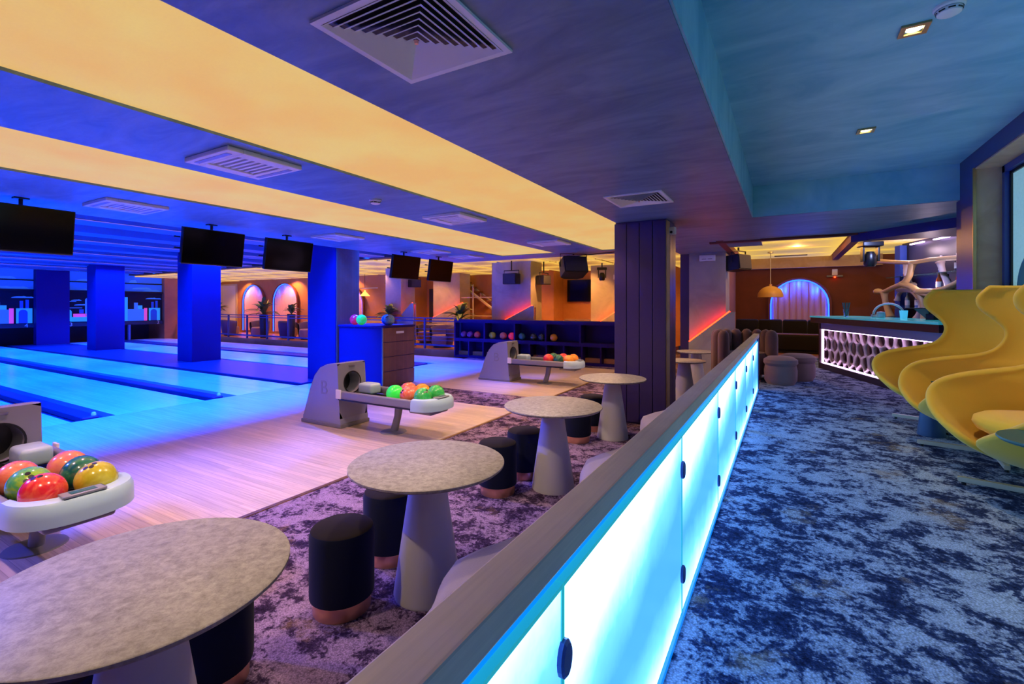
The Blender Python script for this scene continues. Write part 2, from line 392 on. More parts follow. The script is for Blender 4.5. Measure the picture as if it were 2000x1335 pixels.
# ------------------------------------------------------------------ floors
RF = 0.45                                    # height of the raised floor on the railing's right side
struct('floor', G().box(-3.55, -2.5, -.1, -.33, 17.4, 0), 'carpet')
struct('floor_approach', G().box(-8.5, -2.5, -.1, -3.55, 6.35, .0).box(-8.5, 7.35, -.1, -3.55, 11.6, 0).box(-8.5, 6.35, -.1, -6.84, 7.35, 0), 'approach')
struct('floor_carpet_strip', G().box(-6.84, 6.35, -.1, -3.55, 7.35, -.001).box(-8.5, 11.6, -.1, -3.55, 17.4, -.001), 'carpet')
struct('trim_1', G().box(-3.575, -2.5, -.02, -3.535, 6.35, .006).box(-3.575, 7.35, -.02, -3.535, 11.6, .006), 'brass')
LANES = [(-2.15, -.9), (-.4, .85), (1.35, 2.6), (3.1, 4.33), (4.87, 6.08), (8.05, 9.5), (10.4, 11.75)]
lane0 = struct('floor_lane_bed', G().box(-28.5, -2.5, -.2, -8.5, 12.2, -.07), 'gutter')
for a, b in LANES: struct('floor_lane', G().box(-26.9, a, -.1, -8.5, b, 0), 'lane')
gaps = [(-.9, -.4), (.85, 1.35), (2.6, 3.1), (4.33, 4.87), (6.08, 8.05), (9.5, 10.4)]
for a, b in gaps:                            # covers of the ball tracks between the gutters
    m = (a+b)/2; hw = max(.1, (b-a)/2-.17)
    struct('trim_2', G().box(-26.9, m-hw, -.07, -8.62, m+hw, .015, .02), 'gutter')
    if 2 < b < 6.2:
        t = tag(G().lathe([(.0, .05), (.02, .045), (.03, .025), (.03, 0)], 12, (-8.70, m+.06, .015)).to('foul_light', 'white', smooth=True),
                ('small white foul line sensor on the lane divider nearest the near ball return' if m < 4 else 'small white foul line sensor on the divider behind the middle ball return') if m > 2 else 'small white foul line sensor out of view at the left', 'sensor', 'foul line sensors')
struct('floor_platform', G().box(-.336, -2.5, 0, 3.6, 12.45, RF), 'carpet_blue')
struct('floor_bar', G().box(-1.1, 12.45, 0, 3.6, 15, RF), 'plank_wood')
struct('floor_back_room', G().box(-34, 12.2, -.1, -3.3, 17.6, .18), 'plank_wood')
struct('floor_side', G().box(-3.3, 17.39, -.1, 3.6, 17.6, .0), 'carpet')

# ------------------------------------------------------------------ ceilings
CZ = 2.75
g = G()
for x0, x1 in ((-7.7, -5.72), (-4.36, -3.32), (-2.04, -.385)): g.box(x0, -2.5, CZ, x1, 10.2, CZ+.6)
g.box(-5.72, 9.45, CZ, -4.36, 10.2, CZ+.6); g.box(-3.32, 9.5, CZ, -2.04, 10.2, CZ+.6)
g.box(-.385, 6.92, CZ, 1.95, 9.15, CZ+.6); g.box(-2.04, 10.2, CZ, -1.0, 11.1, CZ+.6); g.box(-.385, 9.15, CZ+.18, 1.95, 9.3, CZ+.6)
struct('ceiling', g, 'ceiling')
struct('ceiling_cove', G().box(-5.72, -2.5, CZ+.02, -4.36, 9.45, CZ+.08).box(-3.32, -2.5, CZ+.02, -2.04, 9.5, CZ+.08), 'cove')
struct('ceiling_recess', G().box(-.6, -2.5, 3.15, 3.6, 7.1, 3.3), 'recess')
struct('ceiling_recess_side', G().box(-.384, -2.5, CZ+.004, -.372, 6.93, 3.15).box(-.384, 6.908, CZ+.004, 1.66, 6.919, 3.15), 'recess')
lc = struct('ceiling_lanes', G().box(-28, -2.5, 3.42, -7.7, 12.4, 3.5), 'lane_ceiling')
rib = G().box(-.30, -7.25, -.2, .30, 7.25, .2).mesh('rib', 'rib')
led = G().box(.295, -7.25, -.003, .306, 7.25, .005).mesh('led_line', 'led_violet')
for i, x in enumerate([-8.7 - 1.65*k for k in range(11)]):
    r = part('rib', rib, lc, (x-.2, 4.9, 3.24))
    part('led_line', led, r, (0, 0, -.19 if i % 2 else .02))

# back room ceiling: amber tiles, rim light put into their colour, between dark beams
bc = struct('ceiling_back_room', G().box(-34, 10.2, 3.02, -1.0, 17.8, 3.1), 'maroon')
tile = G().box(-.66, -.72, -.02, .66, .72, .02).mesh('panel', 'tile')
x = -32.6
while x < -2.2:
    for y in (11.15, 12.75, 14.35, 15.95, 17.2):
        if y > 15 and x < -15.5: continue
        part('panel', tile, bc, (x, y, 2.985 + random.uniform(-.012, .012)))
    x += 1.5
cc = struct('ceiling_bar', G().box(-1.0, 9.15, 2.92, 3.6, 15, 3.0), 'maroon')
big = G().box(-.98, -.62, -.02, .98, .62, .02).mesh('panel', 'tile_bar')
for x in (-.02, 2.15):
    for y in (10.0, 11.3, 12.6, 13.9):
        if x > 2 and y < 11: continue
        part('panel', big, cc, (x, y, 2.87))
for i, x in enumerate((-1.02, 1.06)): part('beam', G().box(-.06, -2.9, -.10, .06, 2.9, .08).mesh('beam', 'maroon'), cc, (x, 12.0, 2.84))
part('beam', G().box(-1.2, -.06, -.12, 2.6, .06, .12).mesh('beam', 'maroon'), cc, (0, 9.27, 2.84))
part('vent_slot', G().box(-.35, -.06, -.01, .35, .06, .01).mesh('vent_slot', 'black'), cc, (.1, 13.6, 2.845))
struct('trim_3', G().box(-1.2, 14.2, 2.58, 2.0, 14.4, 2.92), 'jamb')
# dropped bulkhead above the bar
struct('ceiling_bulkhead', G().prism([(.9, 9.3), (1.95, 8.2), (3.4, 8.2), (3.4, 9.3)], 2.62, 2.9, 'z'), 'column')

# ------------------------------------------------------------------ walls
struct('wall_behind', G().box(-28.5, -2.7, -.2, 3.6, -2.5, 3.5), 'dark_wall')
struct('wall_right_outer', G().box(3.6, -2.7, 0, 3.7, 15, 3.5), 'dark_wall')
XW = 1.64
wr = struct('wall_right', G().box(XW, 6.5, RF, 2.12, 7.03, 3.15).box(XW, -2.5, 2.99, 2.12, 6.5, 3.15).box(XW, -2.5, RF, 2.12, 1.2, 2.99), 'column')
struct('trim_4', G().box(XW+.012, 6.486, RF, 1.92, 6.5, 2.99).box(XW+.012, 1.2, 2.976, 1.92, 6.486, 2.99), 'jamb')
part('edge_strip', G().box(XW-.006, 6.47, RF, XW+.02, 6.49, 2.99).mesh('edge_strip', 'brass'), wr)
wn = struct('window_1', G().box(1.90, 1.2, RF, 1.92, 6.486, 2.976), 'film')
part('frame', G().box(1.85, 6.42, RF, 1.90, 6.48, 2.976).box(1.85, 1.2, 2.91, 1.90, 6.48, 2.976).mesh('frame', 'rail_paint'), wn)
part('gasket', G().box(1.885, 6.385, RF, 1.902, 6.42, 2.91).box(1.885, 1.2, 2.88, 1.902, 6.42, 2.91).mesh('gasket', 'black'), wn)
for k, (y, z, ry, rz) in enumerate(((5.92, 1.74, .36, .36), (4.7, 2.3, .3, .4), (4.3, 1.3, .4, .5))):
    gg = G(); gg.prism([(y+ry*math.cos(a*PI/16), z+rz*math.sin(a*PI/16)) for a in range(32)], 1.892, 1.899, 'x')
    part('film_spot', gg.mesh('film_spot', 'film_teal'), wn)
struct('wall_bar', G().box(-1.35, 14.4, RF, 3.6, 14.6, 2.95), 'maroon')
struct('wall_back', G().box(-34, 15.0, .18, -14.9, 15.2, 3.05).box(-14.9, 15.0, .18, -14.8, 17.6, 3.05).box(-14.9, 17.5, .18, -1.0, 17.7, 3.05).box(-1.35, 11.4, 0, -1.2, 17.6, 3.05), 'terracotta')
struct('wall_left', G().box(-28.4, 11.58, -.2, -26.4, 12.6, 3.2).box(-34, 12.3, 0, -26.4, 12.5, 3.2), 'terracotta')
struct('wall_lane_end', G().box(-28.2, -2.5, -.2, -28.0, 11.6, 3.5), 'dark_wall')

# ------------------------------------------------------------------ columns
def column(name, x0, y0, x1, y1, z1, mat, z0=0, panels=None, pm=None):
    o = struct(name, G().box(x0, y0, z0, x1, y1, z1), mat)
    return o
c = column('column_main', -2.05, 6.42, -1.37, 6.98, CZ, 'column')
for k in range(4):                                        # laminate panels with open joints on the faces in view
    a = -2.06 + k*.175
    part('panel', G().box(a, 6.40, .02, a+.165, 6.43, CZ-.02, .003).mesh('panel', 'column'), c)
for k in range(3):
    a = 6.42 + k*.19
    part('panel', G().box(-1.375, a, .02, -1.355, a+.18, CZ-.02, .003).mesh('panel', 'jamb' if k == 0 else 'column'), c)
column('column_lane_a', -9.04, 6.72, -8.15, 7.35, 3.42, 'column_blue')
part('panel', G().box(-8.16, 6.74, .0, -8.13, 7.34, 3.4, .004).mesh('panel', 'wood_dark'), bpy.data.objects['column_lane_a'])
column('column_lane_b', -15.25, 7.02, -14.45, 7.8, 3.42, 'column_blue')
column('column_lane_c', -21.95, 7.15, -21.2, 8.0, 3.42, 'column_blue')
column('column_lane_d', -26.58, 6.95, -26.25, 7.98, 3.42, 'column_blue')
for nm, x0, x1, y, z0 in (('column_back_a', -12.75, -12.0, 12.75, .18), ('column_back_b', -13.1, -11.7, 15.9, .18), ('column_back_c', -8.12, -6.72, 12.75, .18), ('column_back_d', -5.75, -4.4, 15.3, .18), ('column_block', -1.85, -1.11, 11.0, 0)):
    column(nm, x0, y, x1, y+.75, 3.0, 'concrete', z0)
column('column_block_side', -2.1, 11.35, -1.85, 11.9, 3.0, 'column', 0)

def wedge(x0, x1, y, za, zb, z0, label):
    """sloping knee wall in front of a pillar, red light strip glowing up behind its edge"""
    t = thing('sloped_screen', label, 'screen', ((x0+x1)/2, y, z0), 0, 'sloped screens with red light strips')
    h = (x1-x0)/2
    G().prism([(-h, 0), (h+.1, 0), (h+.1, zb-z0), (h, zb-z0), (-h, za-z0)], -.03, .0, 'y').to('panel', 'concrete', t)
    G().prism([(-h, 0), (h+.1, 0), (h+.1, zb-z0-.05), (h, zb-z0-.05), (-h, za-z0-.05)], .1, .12, 'y').to('back_panel', 'concrete', t)
    G().box(h, 0, zb-z0-.03, h+.1, .12, zb-z0).to('end_cap', 'concrete', t)
    n = 1
    G().tube([(-h, .05, za-z0+.012), (h, .05, zb-z0+.012)], .018, 6).to('light_strip', 'led_red', t)
wedge(-1.83, -1.02, 10.85, .81, 1.47, 0, 'sloped concrete screen with red strip behind the two small beige tables')
wedge(-7.6, -6.62, 12.6, 1.13, 1.60, .18, 'sloped screen with red strip behind the ball shelf, in front of the widest pillar')
wedge(-13.0, -11.45, 15.72, 1.10, 1.72, .18, 'sloped screen with red strip between the two palms')
wedge(-12.0, -11.35, 12.6, 1.12, 1.70, .18, 'short steep sloped screen with red strip behind the console balls')
wedge(-5.5, -4.5, 15.15, .98, 1.62, .18, 'sloped screen with red strip beside the panelled column, right of the dark wall screen')

# ------------------------------------------------------------------ lit glass railing
rl = thing('lit_glass_railing', 'long railing with metal handrail and glowing frosted glass panels along the blue carpet', 'railing', (-.336, 3.5, RF))
def L(y): return y - 3.5
G().box(-.055, L(-2.4), .715, .015, L(7.42), .765, .004).to('handrail', 'handrail', rl)
G().box(.0125, L(-2.4), .7615, .0165, L(7.42), .7665).to('edge_line', 'cream', rl)  # pale strip painting the highlight along the handrail edge
G().box(-.045, L(-2.4), .675, -.01, L(7.42), .715).to('light_slot', 'slot_blue', rl)
G().box(-.052, L(-2.4), -.44, -.046, L(7.3), .70).to('back_panel', 'dark_wall', rl)
G().box(-.05, L(-2.4), -.0, .012, L(7.3), .02).to('base_rail', 'slot_blue', rl)
js = [-2.4, -1.41, -.33, .75, 1.83, 2.91, 3.99, 5.07, 6.17, 7.27]
for a, b in zip(js, js[1:]):
    p = G().box(-.012, L(a)+.006, .02, .002, L(b)-.006, .665).to('glass_panel', 'lightbox', rl)
    e = G(); e.box(-.012, L(a)+.006, .665, .004, L(b)-.006, .673); e.box(-.012, L(a)-.001, .02, .004, L(a)+.006, .673); e.box(-.012, L(b)-.006, .02, .004, L(b)+.001, .673)
    e.box(-.012, L(a), .012, .004, L(b), .02).to('glass_edge', 'cyan_edge', p)
    if a > -.5:
        for z in (.16, .545): G().lathe([(0, 0), (.022, 0), (.022, .008), (.018, .012), (0, .012)], 16, mat=Matrix.Translation((.002, L(a), z)) @ Matrix.Rotation(PI/2, 4, 'Y') @ Matrix.Diagonal((1.5, 1, 1, 1))).to('clamp', 'rail_paint', p)
G().box(-.055, L(7.27), 0, .012, L(7.42), .72).to('end_post', 'rail_paint', rl)

# ------------------------------------------------------------------ round tables and stools
def round_table(x, y, r, label, h=.725, group='round stone tables'):
    t = thing('round_table', label, 'table', (x, y, 0), random.uniform(0, 6), group)
    G().lathe([(0, h-.022), (r-.012, h-.022), (r, h-.012), (r, h-.003), (r-.004, h), (0, h)], 64, cap=False).to('tabletop', 'stone', t, True)
    G().lathe([(.0, 0), (.185, 0), (.188, .012), (.088, h-.03), (.088, h-.02)], 40, cap=False).to('base', 'cone', t, True)
    G().lathe([(.14, h-.032), (.14, h-.022)], 24).to('mounting_plate', 'steel', t)
    return t
round_table(-1.80, .73, .43, 'round grey stone table nearest the camera at the lower left')
round_table(-1.745, 2.07, .43, 'second round stone table, next to the free standing navy stool')
round_table(-1.78, 3.80, .43, 'third round stone table, between the ball trays and the lit railing')
round_table(-1.83, 5.61, .40, 'fourth round stone table, standing just before the panelled column')
round_table(-1.42, 8.0, .33, 'small beige round table right behind the column, the nearer of two')
round_table(-1.50, 9.7, .36, 'small beige round table by the concrete block, the farther of two')

stool_body = G().lathe([(0, .075), (.15, .075), (.163, .082), (.165, .10), (.165, .40), (.158, .425), (.14, .435), (0, .437)], 36, cap=False).mesh('seat', 'velvet', True)
stool_top = G().lathe([(.157, .4265), (.14, .437), (0, .44)], 36, cap=False).mesh('seat_top', 'velvet_top', True)
stool_base = G().lathe([(0, 0), (.145, 0), (.147, .004), (.147, .075), (0, .075)], 36, cap=False).mesh('base_ring', 'gold', True)
for x, y, lab in ((-2.045, 1.73, 'navy velvet stool with rose gold base standing free left of the second table'),
                  (-2.19, 2.23, 'navy stool with rose gold base half hidden under the second table'),
                  (-2.15, 3.47, 'dark stool with rose gold base right behind the second table top'),
                  (-2.135, 3.93, 'dark stool with rose gold base left of the third table cone'),
                  (-2.15, 5.26, 'dark stool behind the third table, nearer of the pair before the fourth table'),
                  (-2.17, 5.85, 'dark stool left of the fourth table, the farthest stool'),
                  (-2.12, 1.10, 'black stool under the right edge of the nearest table'),
                  (-2.05, .55, 'black stool under the nearest table at the lower left corner')):
    t = thing('stool', lab, 'stool', (x, y, 0), random.uniform(0, 6), 'velvet stools with rose gold bases')
    part('seat', stool_body, t); part('seat_top', stool_top, t); part('base_ring', stool_base, t)

# ------------------------------------------------------------------ boucle sofas along the railing
def sofa(y0, y1, label):
    yc = (y0+y1)/2; h = (y1-y0)/2
    t = thing('boucle_sofa', label, 'sofa', (-.93, yc, 0), 0, 'curved sofas along the railing')
    def outline(sx, n=48):
        pts = []
        for i in range(n):
            a = 2*PI*i/n; ca, sa = math.cos(a), math.sin(a)
            y = h*math.copysign(abs(sa)**.75, sa); x = .375*math.copysign(abs(ca)**.6, ca)
            if ca < 0: x -= .06*math.cos(2*PI*y/(h*1.1))
            pts.append((x*sx, y*(1-(1-sx)*.36/h)))
        return pts
    rows = []
    for sx, z in ((.86, .05), (.94, .10), (1, .18), (1.01, .28), (.99, .36), (.93, .41), (.80, .435), (.5, .44), (.02, .442)):
        rows.append([(x, y, z) for x, y in outline(sx)])
    G().grid(rows, True).to('seat', 'boucle', t, 'all')
    rows = []
    for sx, z in ((1, .40), (1.05, .5), (1.05, .62), (.9, .68), (.5, .70), (.05, .70)):
        rows.append([(.26 + .13*sx*math.copysign(abs(math.cos(a))**.7, math.cos(a)), (h-.05)*(.9+.1*sx)*math.copysign(abs(math.sin(a))**.5, math.sin(a)), z) for a in [2*PI*i/40 for i in range(40)]])
    G().grid(rows, True).to('backrest', 'boucle', t, 'all')
    g = G()
    for sx in (-.22, .22):
        for sy in (-h+.15, h-.15): g.lathe([(.02, 0), (.02, .06)], 10, (sx, sy, 0))
    g.to('feet', 'black', t)
sofa(-.35, .95, 'lilac grey curved sofa nearest the camera behind the railing')
sofa(1.08, 2.5, 'lilac grey curved sofa beside the second table, behind the railing')
sofa(2.62, 4.32, 'lilac grey curved sofa beside the third table, behind the railing')
sofa(4.42, 5.85, 'lilac grey curved sofa beside the fourth table and the panelled column')

# ------------------------------------------------------------------ bowling balls
BR = .108
ball_mesh = {}
def ball(loc, col, label, group, r=BR):
    if col not in ball_mesh: ball_mesh[col] = G().sphere(BR, u=28, v=18).mesh('bowling_ball', BALL[col], 'all')
    o = bpy.data.objects.new('bowling_ball', ball_mesh[col]); COL.objects.link(o); o.location = loc
    s = r/BR; o.scale = (s, s, s); tag(o, label, 'ball', group)
    o.rotation_euler = (random.uniform(-.4, .9), random.uniform(-.2, .8), random.uniform(0, 6))
    for a, b in ((0.0, .30), (.22, .12), (-.22, .12)):
        d = Vector((math.sin(b), math.sin(a), 1)).normalized()
        q = d.to_track_quat('Z', 'Y').to_euler()
        part('finger_hole', hole_me, o, d*(BR-.0008), q)
    return o
hole_me = G().lathe([(0, .0012), (.0125, .0012), (.0135, 0)], 12, cap=False).mesh('finger_hole', 'black')

# ------------------------------------------------------------------ ball returns
def ball_return_meshes():
    P = {}
    prof = [(-.42, .0), (-.41, .10), (-.40, .11), (-.27, .47), (-.17, .66), (-.06, .77), (.08, .825), (.24, .84), (.28, .835), (.33, .12), (.34, .10), (.34, 0)]
    g = G()
    A = [(x, -.235, z) for x, z in prof]; B = [(x, .235, z) for x, z in prof]
    va = [g.bm.verts.new(p) for p in A]; vb = [g.bm.verts.new(p) for p in B]
    n = len(prof)
    for i in range(n-1):
        if i in (8,): continue                              # left open: the front plate with the mouth sits there
        g.bm.faces.new((va[i], vb[i], vb[i+1], va[i+1]))
    g.bm.faces.new(va); g.bm.faces.new(list(reversed(vb)))
    P['hood'] = g.mesh('hood', 'hood_grey', True)
    # front plate in its own plane from (.33,.12) to (.28,.835)
    g = G(); N = 32; zc, r = .575, .135; outer, inner, deep = [], [], []
    for i in range(N):
        a = 2*PI*i/N; c, s = math.cos(a), math.sin(a)
        k = min(.235/max(abs(c), 1e-6), ((.835-zc) if s > 0 else (zc-.12))/max(abs(s), 1e-6))
        y, z = c*k, zc+s*k; X = .33-.05*(z-.12)/.715
        outer.append((X, y, z)); yi, zi = c*r, zc+s*r; inner.append((.33-.05*(zi-.12)/.715, yi, zi)); deep.append((.08, yi*.8, zi))
    g.grid([outer, inner, deep], True); P['front_plate'] = g.mesh('front_plate', 'hood_face', True)
    g = G(); g.grid([[(x+.004, y, z) for x, y, z in [(.33-.05*((zc+s2*rr)-.12)/.715, c2*rr, zc+s2*rr) for c2, s2 in [(math.cos(2*PI*i/32), math.sin(2*PI*i/32)) for i in range(32)]]] for rr in (.135, .150)], True)
    P['mouth_ring'] = g.mesh('mouth_ring', 'black', True)
    g = G(); g.lathe([(0, 0), (.128, 0)], 24, cap=False, mat=Matrix.Translation((.12, 0, zc)) @ Matrix.Rotation(PI/2, 4, 'Y')); P['mouth'] = g.mesh('mouth', 'black')
    g = G().box(.2865, -.05, .785, .293, .05, .80); P['badge'] = g.mesh('badge', 'steel')
    P['plinth'] = G().box(-.44, -.25, 0, .36, .25, .05, .01).mesh('plinth', 'grey')
    g = G()
    for s in (-1, 1): g.box(.34, s*.262-.028, .40, 1.62, s*.262+.028, .50, .02, 3)
    P['side_rail'] = g.mesh('side_rail', 'grey', True)
    P['track'] = G().box(.30, -.24, .37, 1.66, .24, .40).box(.34, -.012, .40, 1.6, .012, .43).mesh('track', 'black')
    # bumper: rounded horseshoe at the end
    rows = []
    for i in range(25):
        a = -PI/2 + PI*i/24; c, s = math.cos(a), math.sin(a)
        ox, oy = 1.60+.30*c**.8 if c > 1e-6 else 1.60, .30*math.copysign(abs(s)**.8, s)
        ix, iy = 1.60+.155*c**.8 if c > 1e-6 else 1.60, .225*math.copysign(abs(s)**.8, s)
        prof2 = [(1, .375), (1.0, .43), (.97, .475), (.8, .505), (.35, .515), (.05, .50), (0, .46), (.0, .375)]
        rows.append([(ix+(ox-ix)*t, iy+(oy-iy)*t, z) for t, z in prof2])
    g = G(); g.grid(rows, True)
    for r_ in (rows[0], rows[-1]): g.bm.faces.new([g.bm.verts.new(p) for p in r_])
    P['bumper'] = g.mesh('bumper', 'bumper', True)
    P['under_tray'] = G().box(1.45, -.17, .315, 1.80, .17, .378, .025, 3).mesh('under_tray', 'hood_face', True)
    P['button_panel'] = G().box(-.05, -.10, 0, .05, .10, .012, .011, 3).mesh('button_panel', 'hood_face', True)
    P['display'] = G().box(-.025, -.06, .012, .025, .06, .014).mesh('display', 'teal_top')
    P['lift_cover'] = G().box(.36, .03, .42, .62, .22, .56, .035, 3).mesh('lift_cover', 'bumper', True)
    P['post'] = G().tube([(1.06, 0, .01), (1.12, 0, .20), (1.15, 0, .38)], [.055, .05, .06], 16, .75, up=(1, 0, 0)).mesh('post', 'grey', True)
    P['foot'] = G().lathe([(.0, .02), (.10, .018), (.16, .008), (.165, 0)], 32, (1.05, 0, 0), mat=None, cap=False).mesh('foot', 'grey', True)
    P['bracket'] = G().box(.33, -.305, .40, .42, -.285, .52, .006).box(.33, .285, .40, .42, .305, .52, .006).mesh('bracket', 'white')
    return P
BRP = ball_return_meshes()
B_logo = text_mesh('B', .26, .003, 'hood_face')
def ball_return(x, y, label):
    t = thing('ball_return', label, 'ball return', (x, y, 0), 0, 'ball returns with trays')
    for k in ('plinth', 'hood', 'front_plate', 'mouth_ring', 'mouth', 'badge', 'side_rail', 'track', 'bumper', 'under_tray', 'lift_cover', 'post', 'foot', 'bracket'):
        o = part(k, BRP[k], t)
        if k == 'hood': part('letter', B_logo, o, (.02, -.236, .50), (PI/2, 0, 0))
    b = part('button_panel', BRP['button_panel'], t, (1.815, 0, .512)); part('display', BRP['display'], b)
    return t
X0 = -5.37
ball_return(X0, 1.14, 'grey ball return with white bumper nearest the camera at the left edge')
ball_return(X0, 4.46, 'grey ball return in the middle of the wooden floor before the dark console')
ball_return(X0, 8.82, 'grey ball return farthest away, in front of the long ball shelf')
zb = .40 + .118
def tray(yc, rows, where):
    for side, cols in rows:
        for k, (c, lab) in enumerate(cols):
            ball((X0+1.64-.005-k*.222, yc+side*.122, zb), c, lab + ' ' + where, 'balls on the ' + where.split('on ')[-1])
tray(1.14, ((-1, (('red', 'glossy red ball at the front left'), ('lime', 'lime green and blue ball second in the left row'), ('coral', 'coral orange ball third in the left row'))),
            (1, (('yellow', 'mustard yellow ball at the front right'), ('forest', 'dark green marbled ball second in the right row'), ('peach', 'peach pink ball third in the right row')))), 'on the nearest ball return')
tray(4.46, ((-1, (('green', 'green marbled ball front left'), ('coral', 'orange red ball between two green ones'), ('neon', 'plain light green ball at the rear left'))),
            (1, (('green', 'green marbled ball front right'), ('orange', 'orange ball second in the far row'), ('coral', 'orange red ball third in the far row')))), 'on the middle ball return')
tray(8.82, ((-1, (('orange', 'orange ball front left'), ('forest', 'dark green marbled ball between red and orange'), ('red', 'red ball at the rear left'))),
            (1, (('orange', 'orange ball front right'), ('red', 'red ball second in the far row'), ('forest', 'dark green ball third in the far row')))), 'on the farthest ball return')

# ------------------------------------------------------------------ console with balls on top
t = thing('console_cabinet', 'tall dark console cabinet with walnut end and balls on its top', 'cabinet', (-7.5, 7.2, 0))
G().box(-.61, -.42, 0, .64, .48, 1.17).to('body', 'column_blue', t)
G().box(-.62, -.44, 1.17, .67, .50, 1.205, .004).to('top', 'column_blue', t)
for k in range(4): G().box(.64, -.42, .012+k*.29, .656, .48, .29+k*.29, .002).to('panel', 'wood_dark', t)
G().box(.635, -.437, 0, .662, -.421, 1.17).to('edge_line', 'brass', t)
G().box(.657, -.06, 1.04, .660, .16, 1.085).to('name_plate', 'white', t)
for x, y, c, lab in ((-7.86, 6.98, 'pink', 'magenta red ball left on the console top'), (-7.62, 6.94, 'neon', 'neon green ball on the console top beside the magenta one'),
                     (-7.21, 7.24, 'teal', 'dark teal ball on the console top, left of the pearly one'), (-6.99, 7.10, 'pearl', 'pearly blue and cream ball at the right end of the console top')):
    ball((x, y, 1.205+BR), c, lab, 'balls on the console')

# ------------------------------------------------------------------ long ball shelf
t = thing('ball_shelf', 'long dark blue shelf unit with open cubbies holding a few balls', 'shelf', (-6.1, 12.0, 0))
W = 2.95
G().box(-W, .38, 0, W, .42, 1.16).to('back_board', 'column_blue', t)
G().box(-W, 0, 1.08, W, .42, 1.18).to('top', 'column_blue', t)
G().box(-W, 0, .50, W, .40, .60).to('shelf', 'column_blue', t)
G().box(-W, 0, .0, W, .40, .06).to('base', 'column_blue', t)
for a in (-9.05, -7.94, -6.89, -5.88, -4.84, -3.2): G().box(a+6.1, .0, .6, a+6.15, .38, 1.08).to('divider', 'column_blue', t)
for k in range(12): G().box(-W+k*(2*W-.04)/11, .005, .06, -W+k*(2*W-.04)/11+.04, .38, .5).to('lower_divider', 'column_blue', t)
for u, c, lab in ((-8.76, 'violet', 'dark violet ball first in the shelf'), (-8.52, 'violet', 'dark violet ball second in the shelf'), (-8.25, 'red', 'red ball in the leftmost cubby of the shelf'),
                  (-7.70, 'yellow', 'olive yellow ball alone in the second cubby'), (-7.32, 'coral', 'coral red ball in the third cubby of the shelf'), (-7.02, 'pink', 'dim pink ball next to the coral one on the shelf'),
                  (-6.68, 'forest', 'green ball in the shelf above the far hood'), (-6.30, 'black', 'black green ball in the shelf'), (-6.03, 'black', 'black ball beside the cubby divider'), (-5.66, 'orange', 'orange ball in the fourth cubby of the shelf')):
    ball((u, 12.13, .6+BR), c, lab, 'balls in the long shelf')

# ------------------------------------------------------------------ score screens
scr = G().box(-.03, -.415, -.245, .03, .415, .245, .006).mesh('bezel', 'black')
gls = G().box(.0305, -.405, -.232, .032, .405, .236).mesh('glass', 'screen')
strip = G().box(.0, -.41, -.251, .031, .41, -.2455).mesh('lower_edge', 'grey')
tvl = ('nearest black score screen at the left edge', 'black score screen second from the left, in front of a blue column', 'black score screen third from the left, touching the dark walnut column',
       'black score screen between the palm and the amber tiles, left of a pair', 'black score screen with an amber reflection, right of a pair')
for y, lab in zip((1.745, 3.68, 4.85, 7.58, 8.75), tvl):
    t = thing('score_screen', lab, 'screen', (-7.0, y, 2.42), 0, 'hanging score screens')
    for nm, me in (('bezel', scr), ('glass', gls), ('lower_edge', strip)): part(nm, me, t, rot=(0, math.radians(9), 0))
    G().tube([(-.05, 0, .15), (-.05, 0, .33)], .018, 8).box(-.09, -.06, .315, -.01, .06, .33).to('mount', 'black', t)
    G().box(-.07, -.47, -.05, -.05, -.40, -.03).box(-.07, -.47, .10, -.05, -.40, .12).to('bracket', 'black', t)

# ------------------------------------------------------------------ ceiling diffusers, cassettes, detectors, downlights
def diffuser(x, y, s, label):
    t = thing('air_diffuser', label, 'air vent', (x, y, CZ), 0, 'square ceiling diffusers'); h = s/2
    g = G()
    for a, b in ((-1, 1),):
        g.box(-h, -h, -.012, h, -h+.03, 0).box(-h, h-.03, -.012, h, h, 0).box(-h, -h+.03, -.012, -h+.03, h-.03, 0).box(h-.03, -h+.03, -.012, h, h-.03, 0)
    g.to('frame', 'vent', t)
    G().box(-h+.01, -h+.01, -.002, h-.01, h-.01, -.0005).to('backing', 'black', t)
    n = 9
    for side in range(4):
        q = Matrix.Rotation(side*PI/2, 4, 'Z')
        for k in range(n):
            r0 = (h-.032)*(1-k/n); r1 = r0-(h-.032)/n*.62
            g = G(); za, zb_ = -.014-.0018*k, -.002-.0018*k
            pts = [(-r0, -r0, zb_-.010), (r0, -r0, zb_-.010), (r1, -r1, zb_+.0005), (-r1, -r1, zb_+.0005)]
            lo = [(p[0], p[1], p[2]-.002) for p in pts]
            g.grid([pts, lo], True); g.quad(*pts); g.quad(*lo)
            bmesh.ops.transform(g.bm, matrix=q, verts=g.bm.verts)
            g.to('slat', 'vent', t)
    G().lathe([(0, -.034), (.008, -.034), (.01, -.02)], 12, cap=False).to('screw', 'gold', t)
diffuser(-1.365, 1.545, .60, 'large white square diffuser with angled slats at the top of the picture')
diffuser(-1.37, 5.10, .60, 'white square diffuser with slats just above the panelled column')
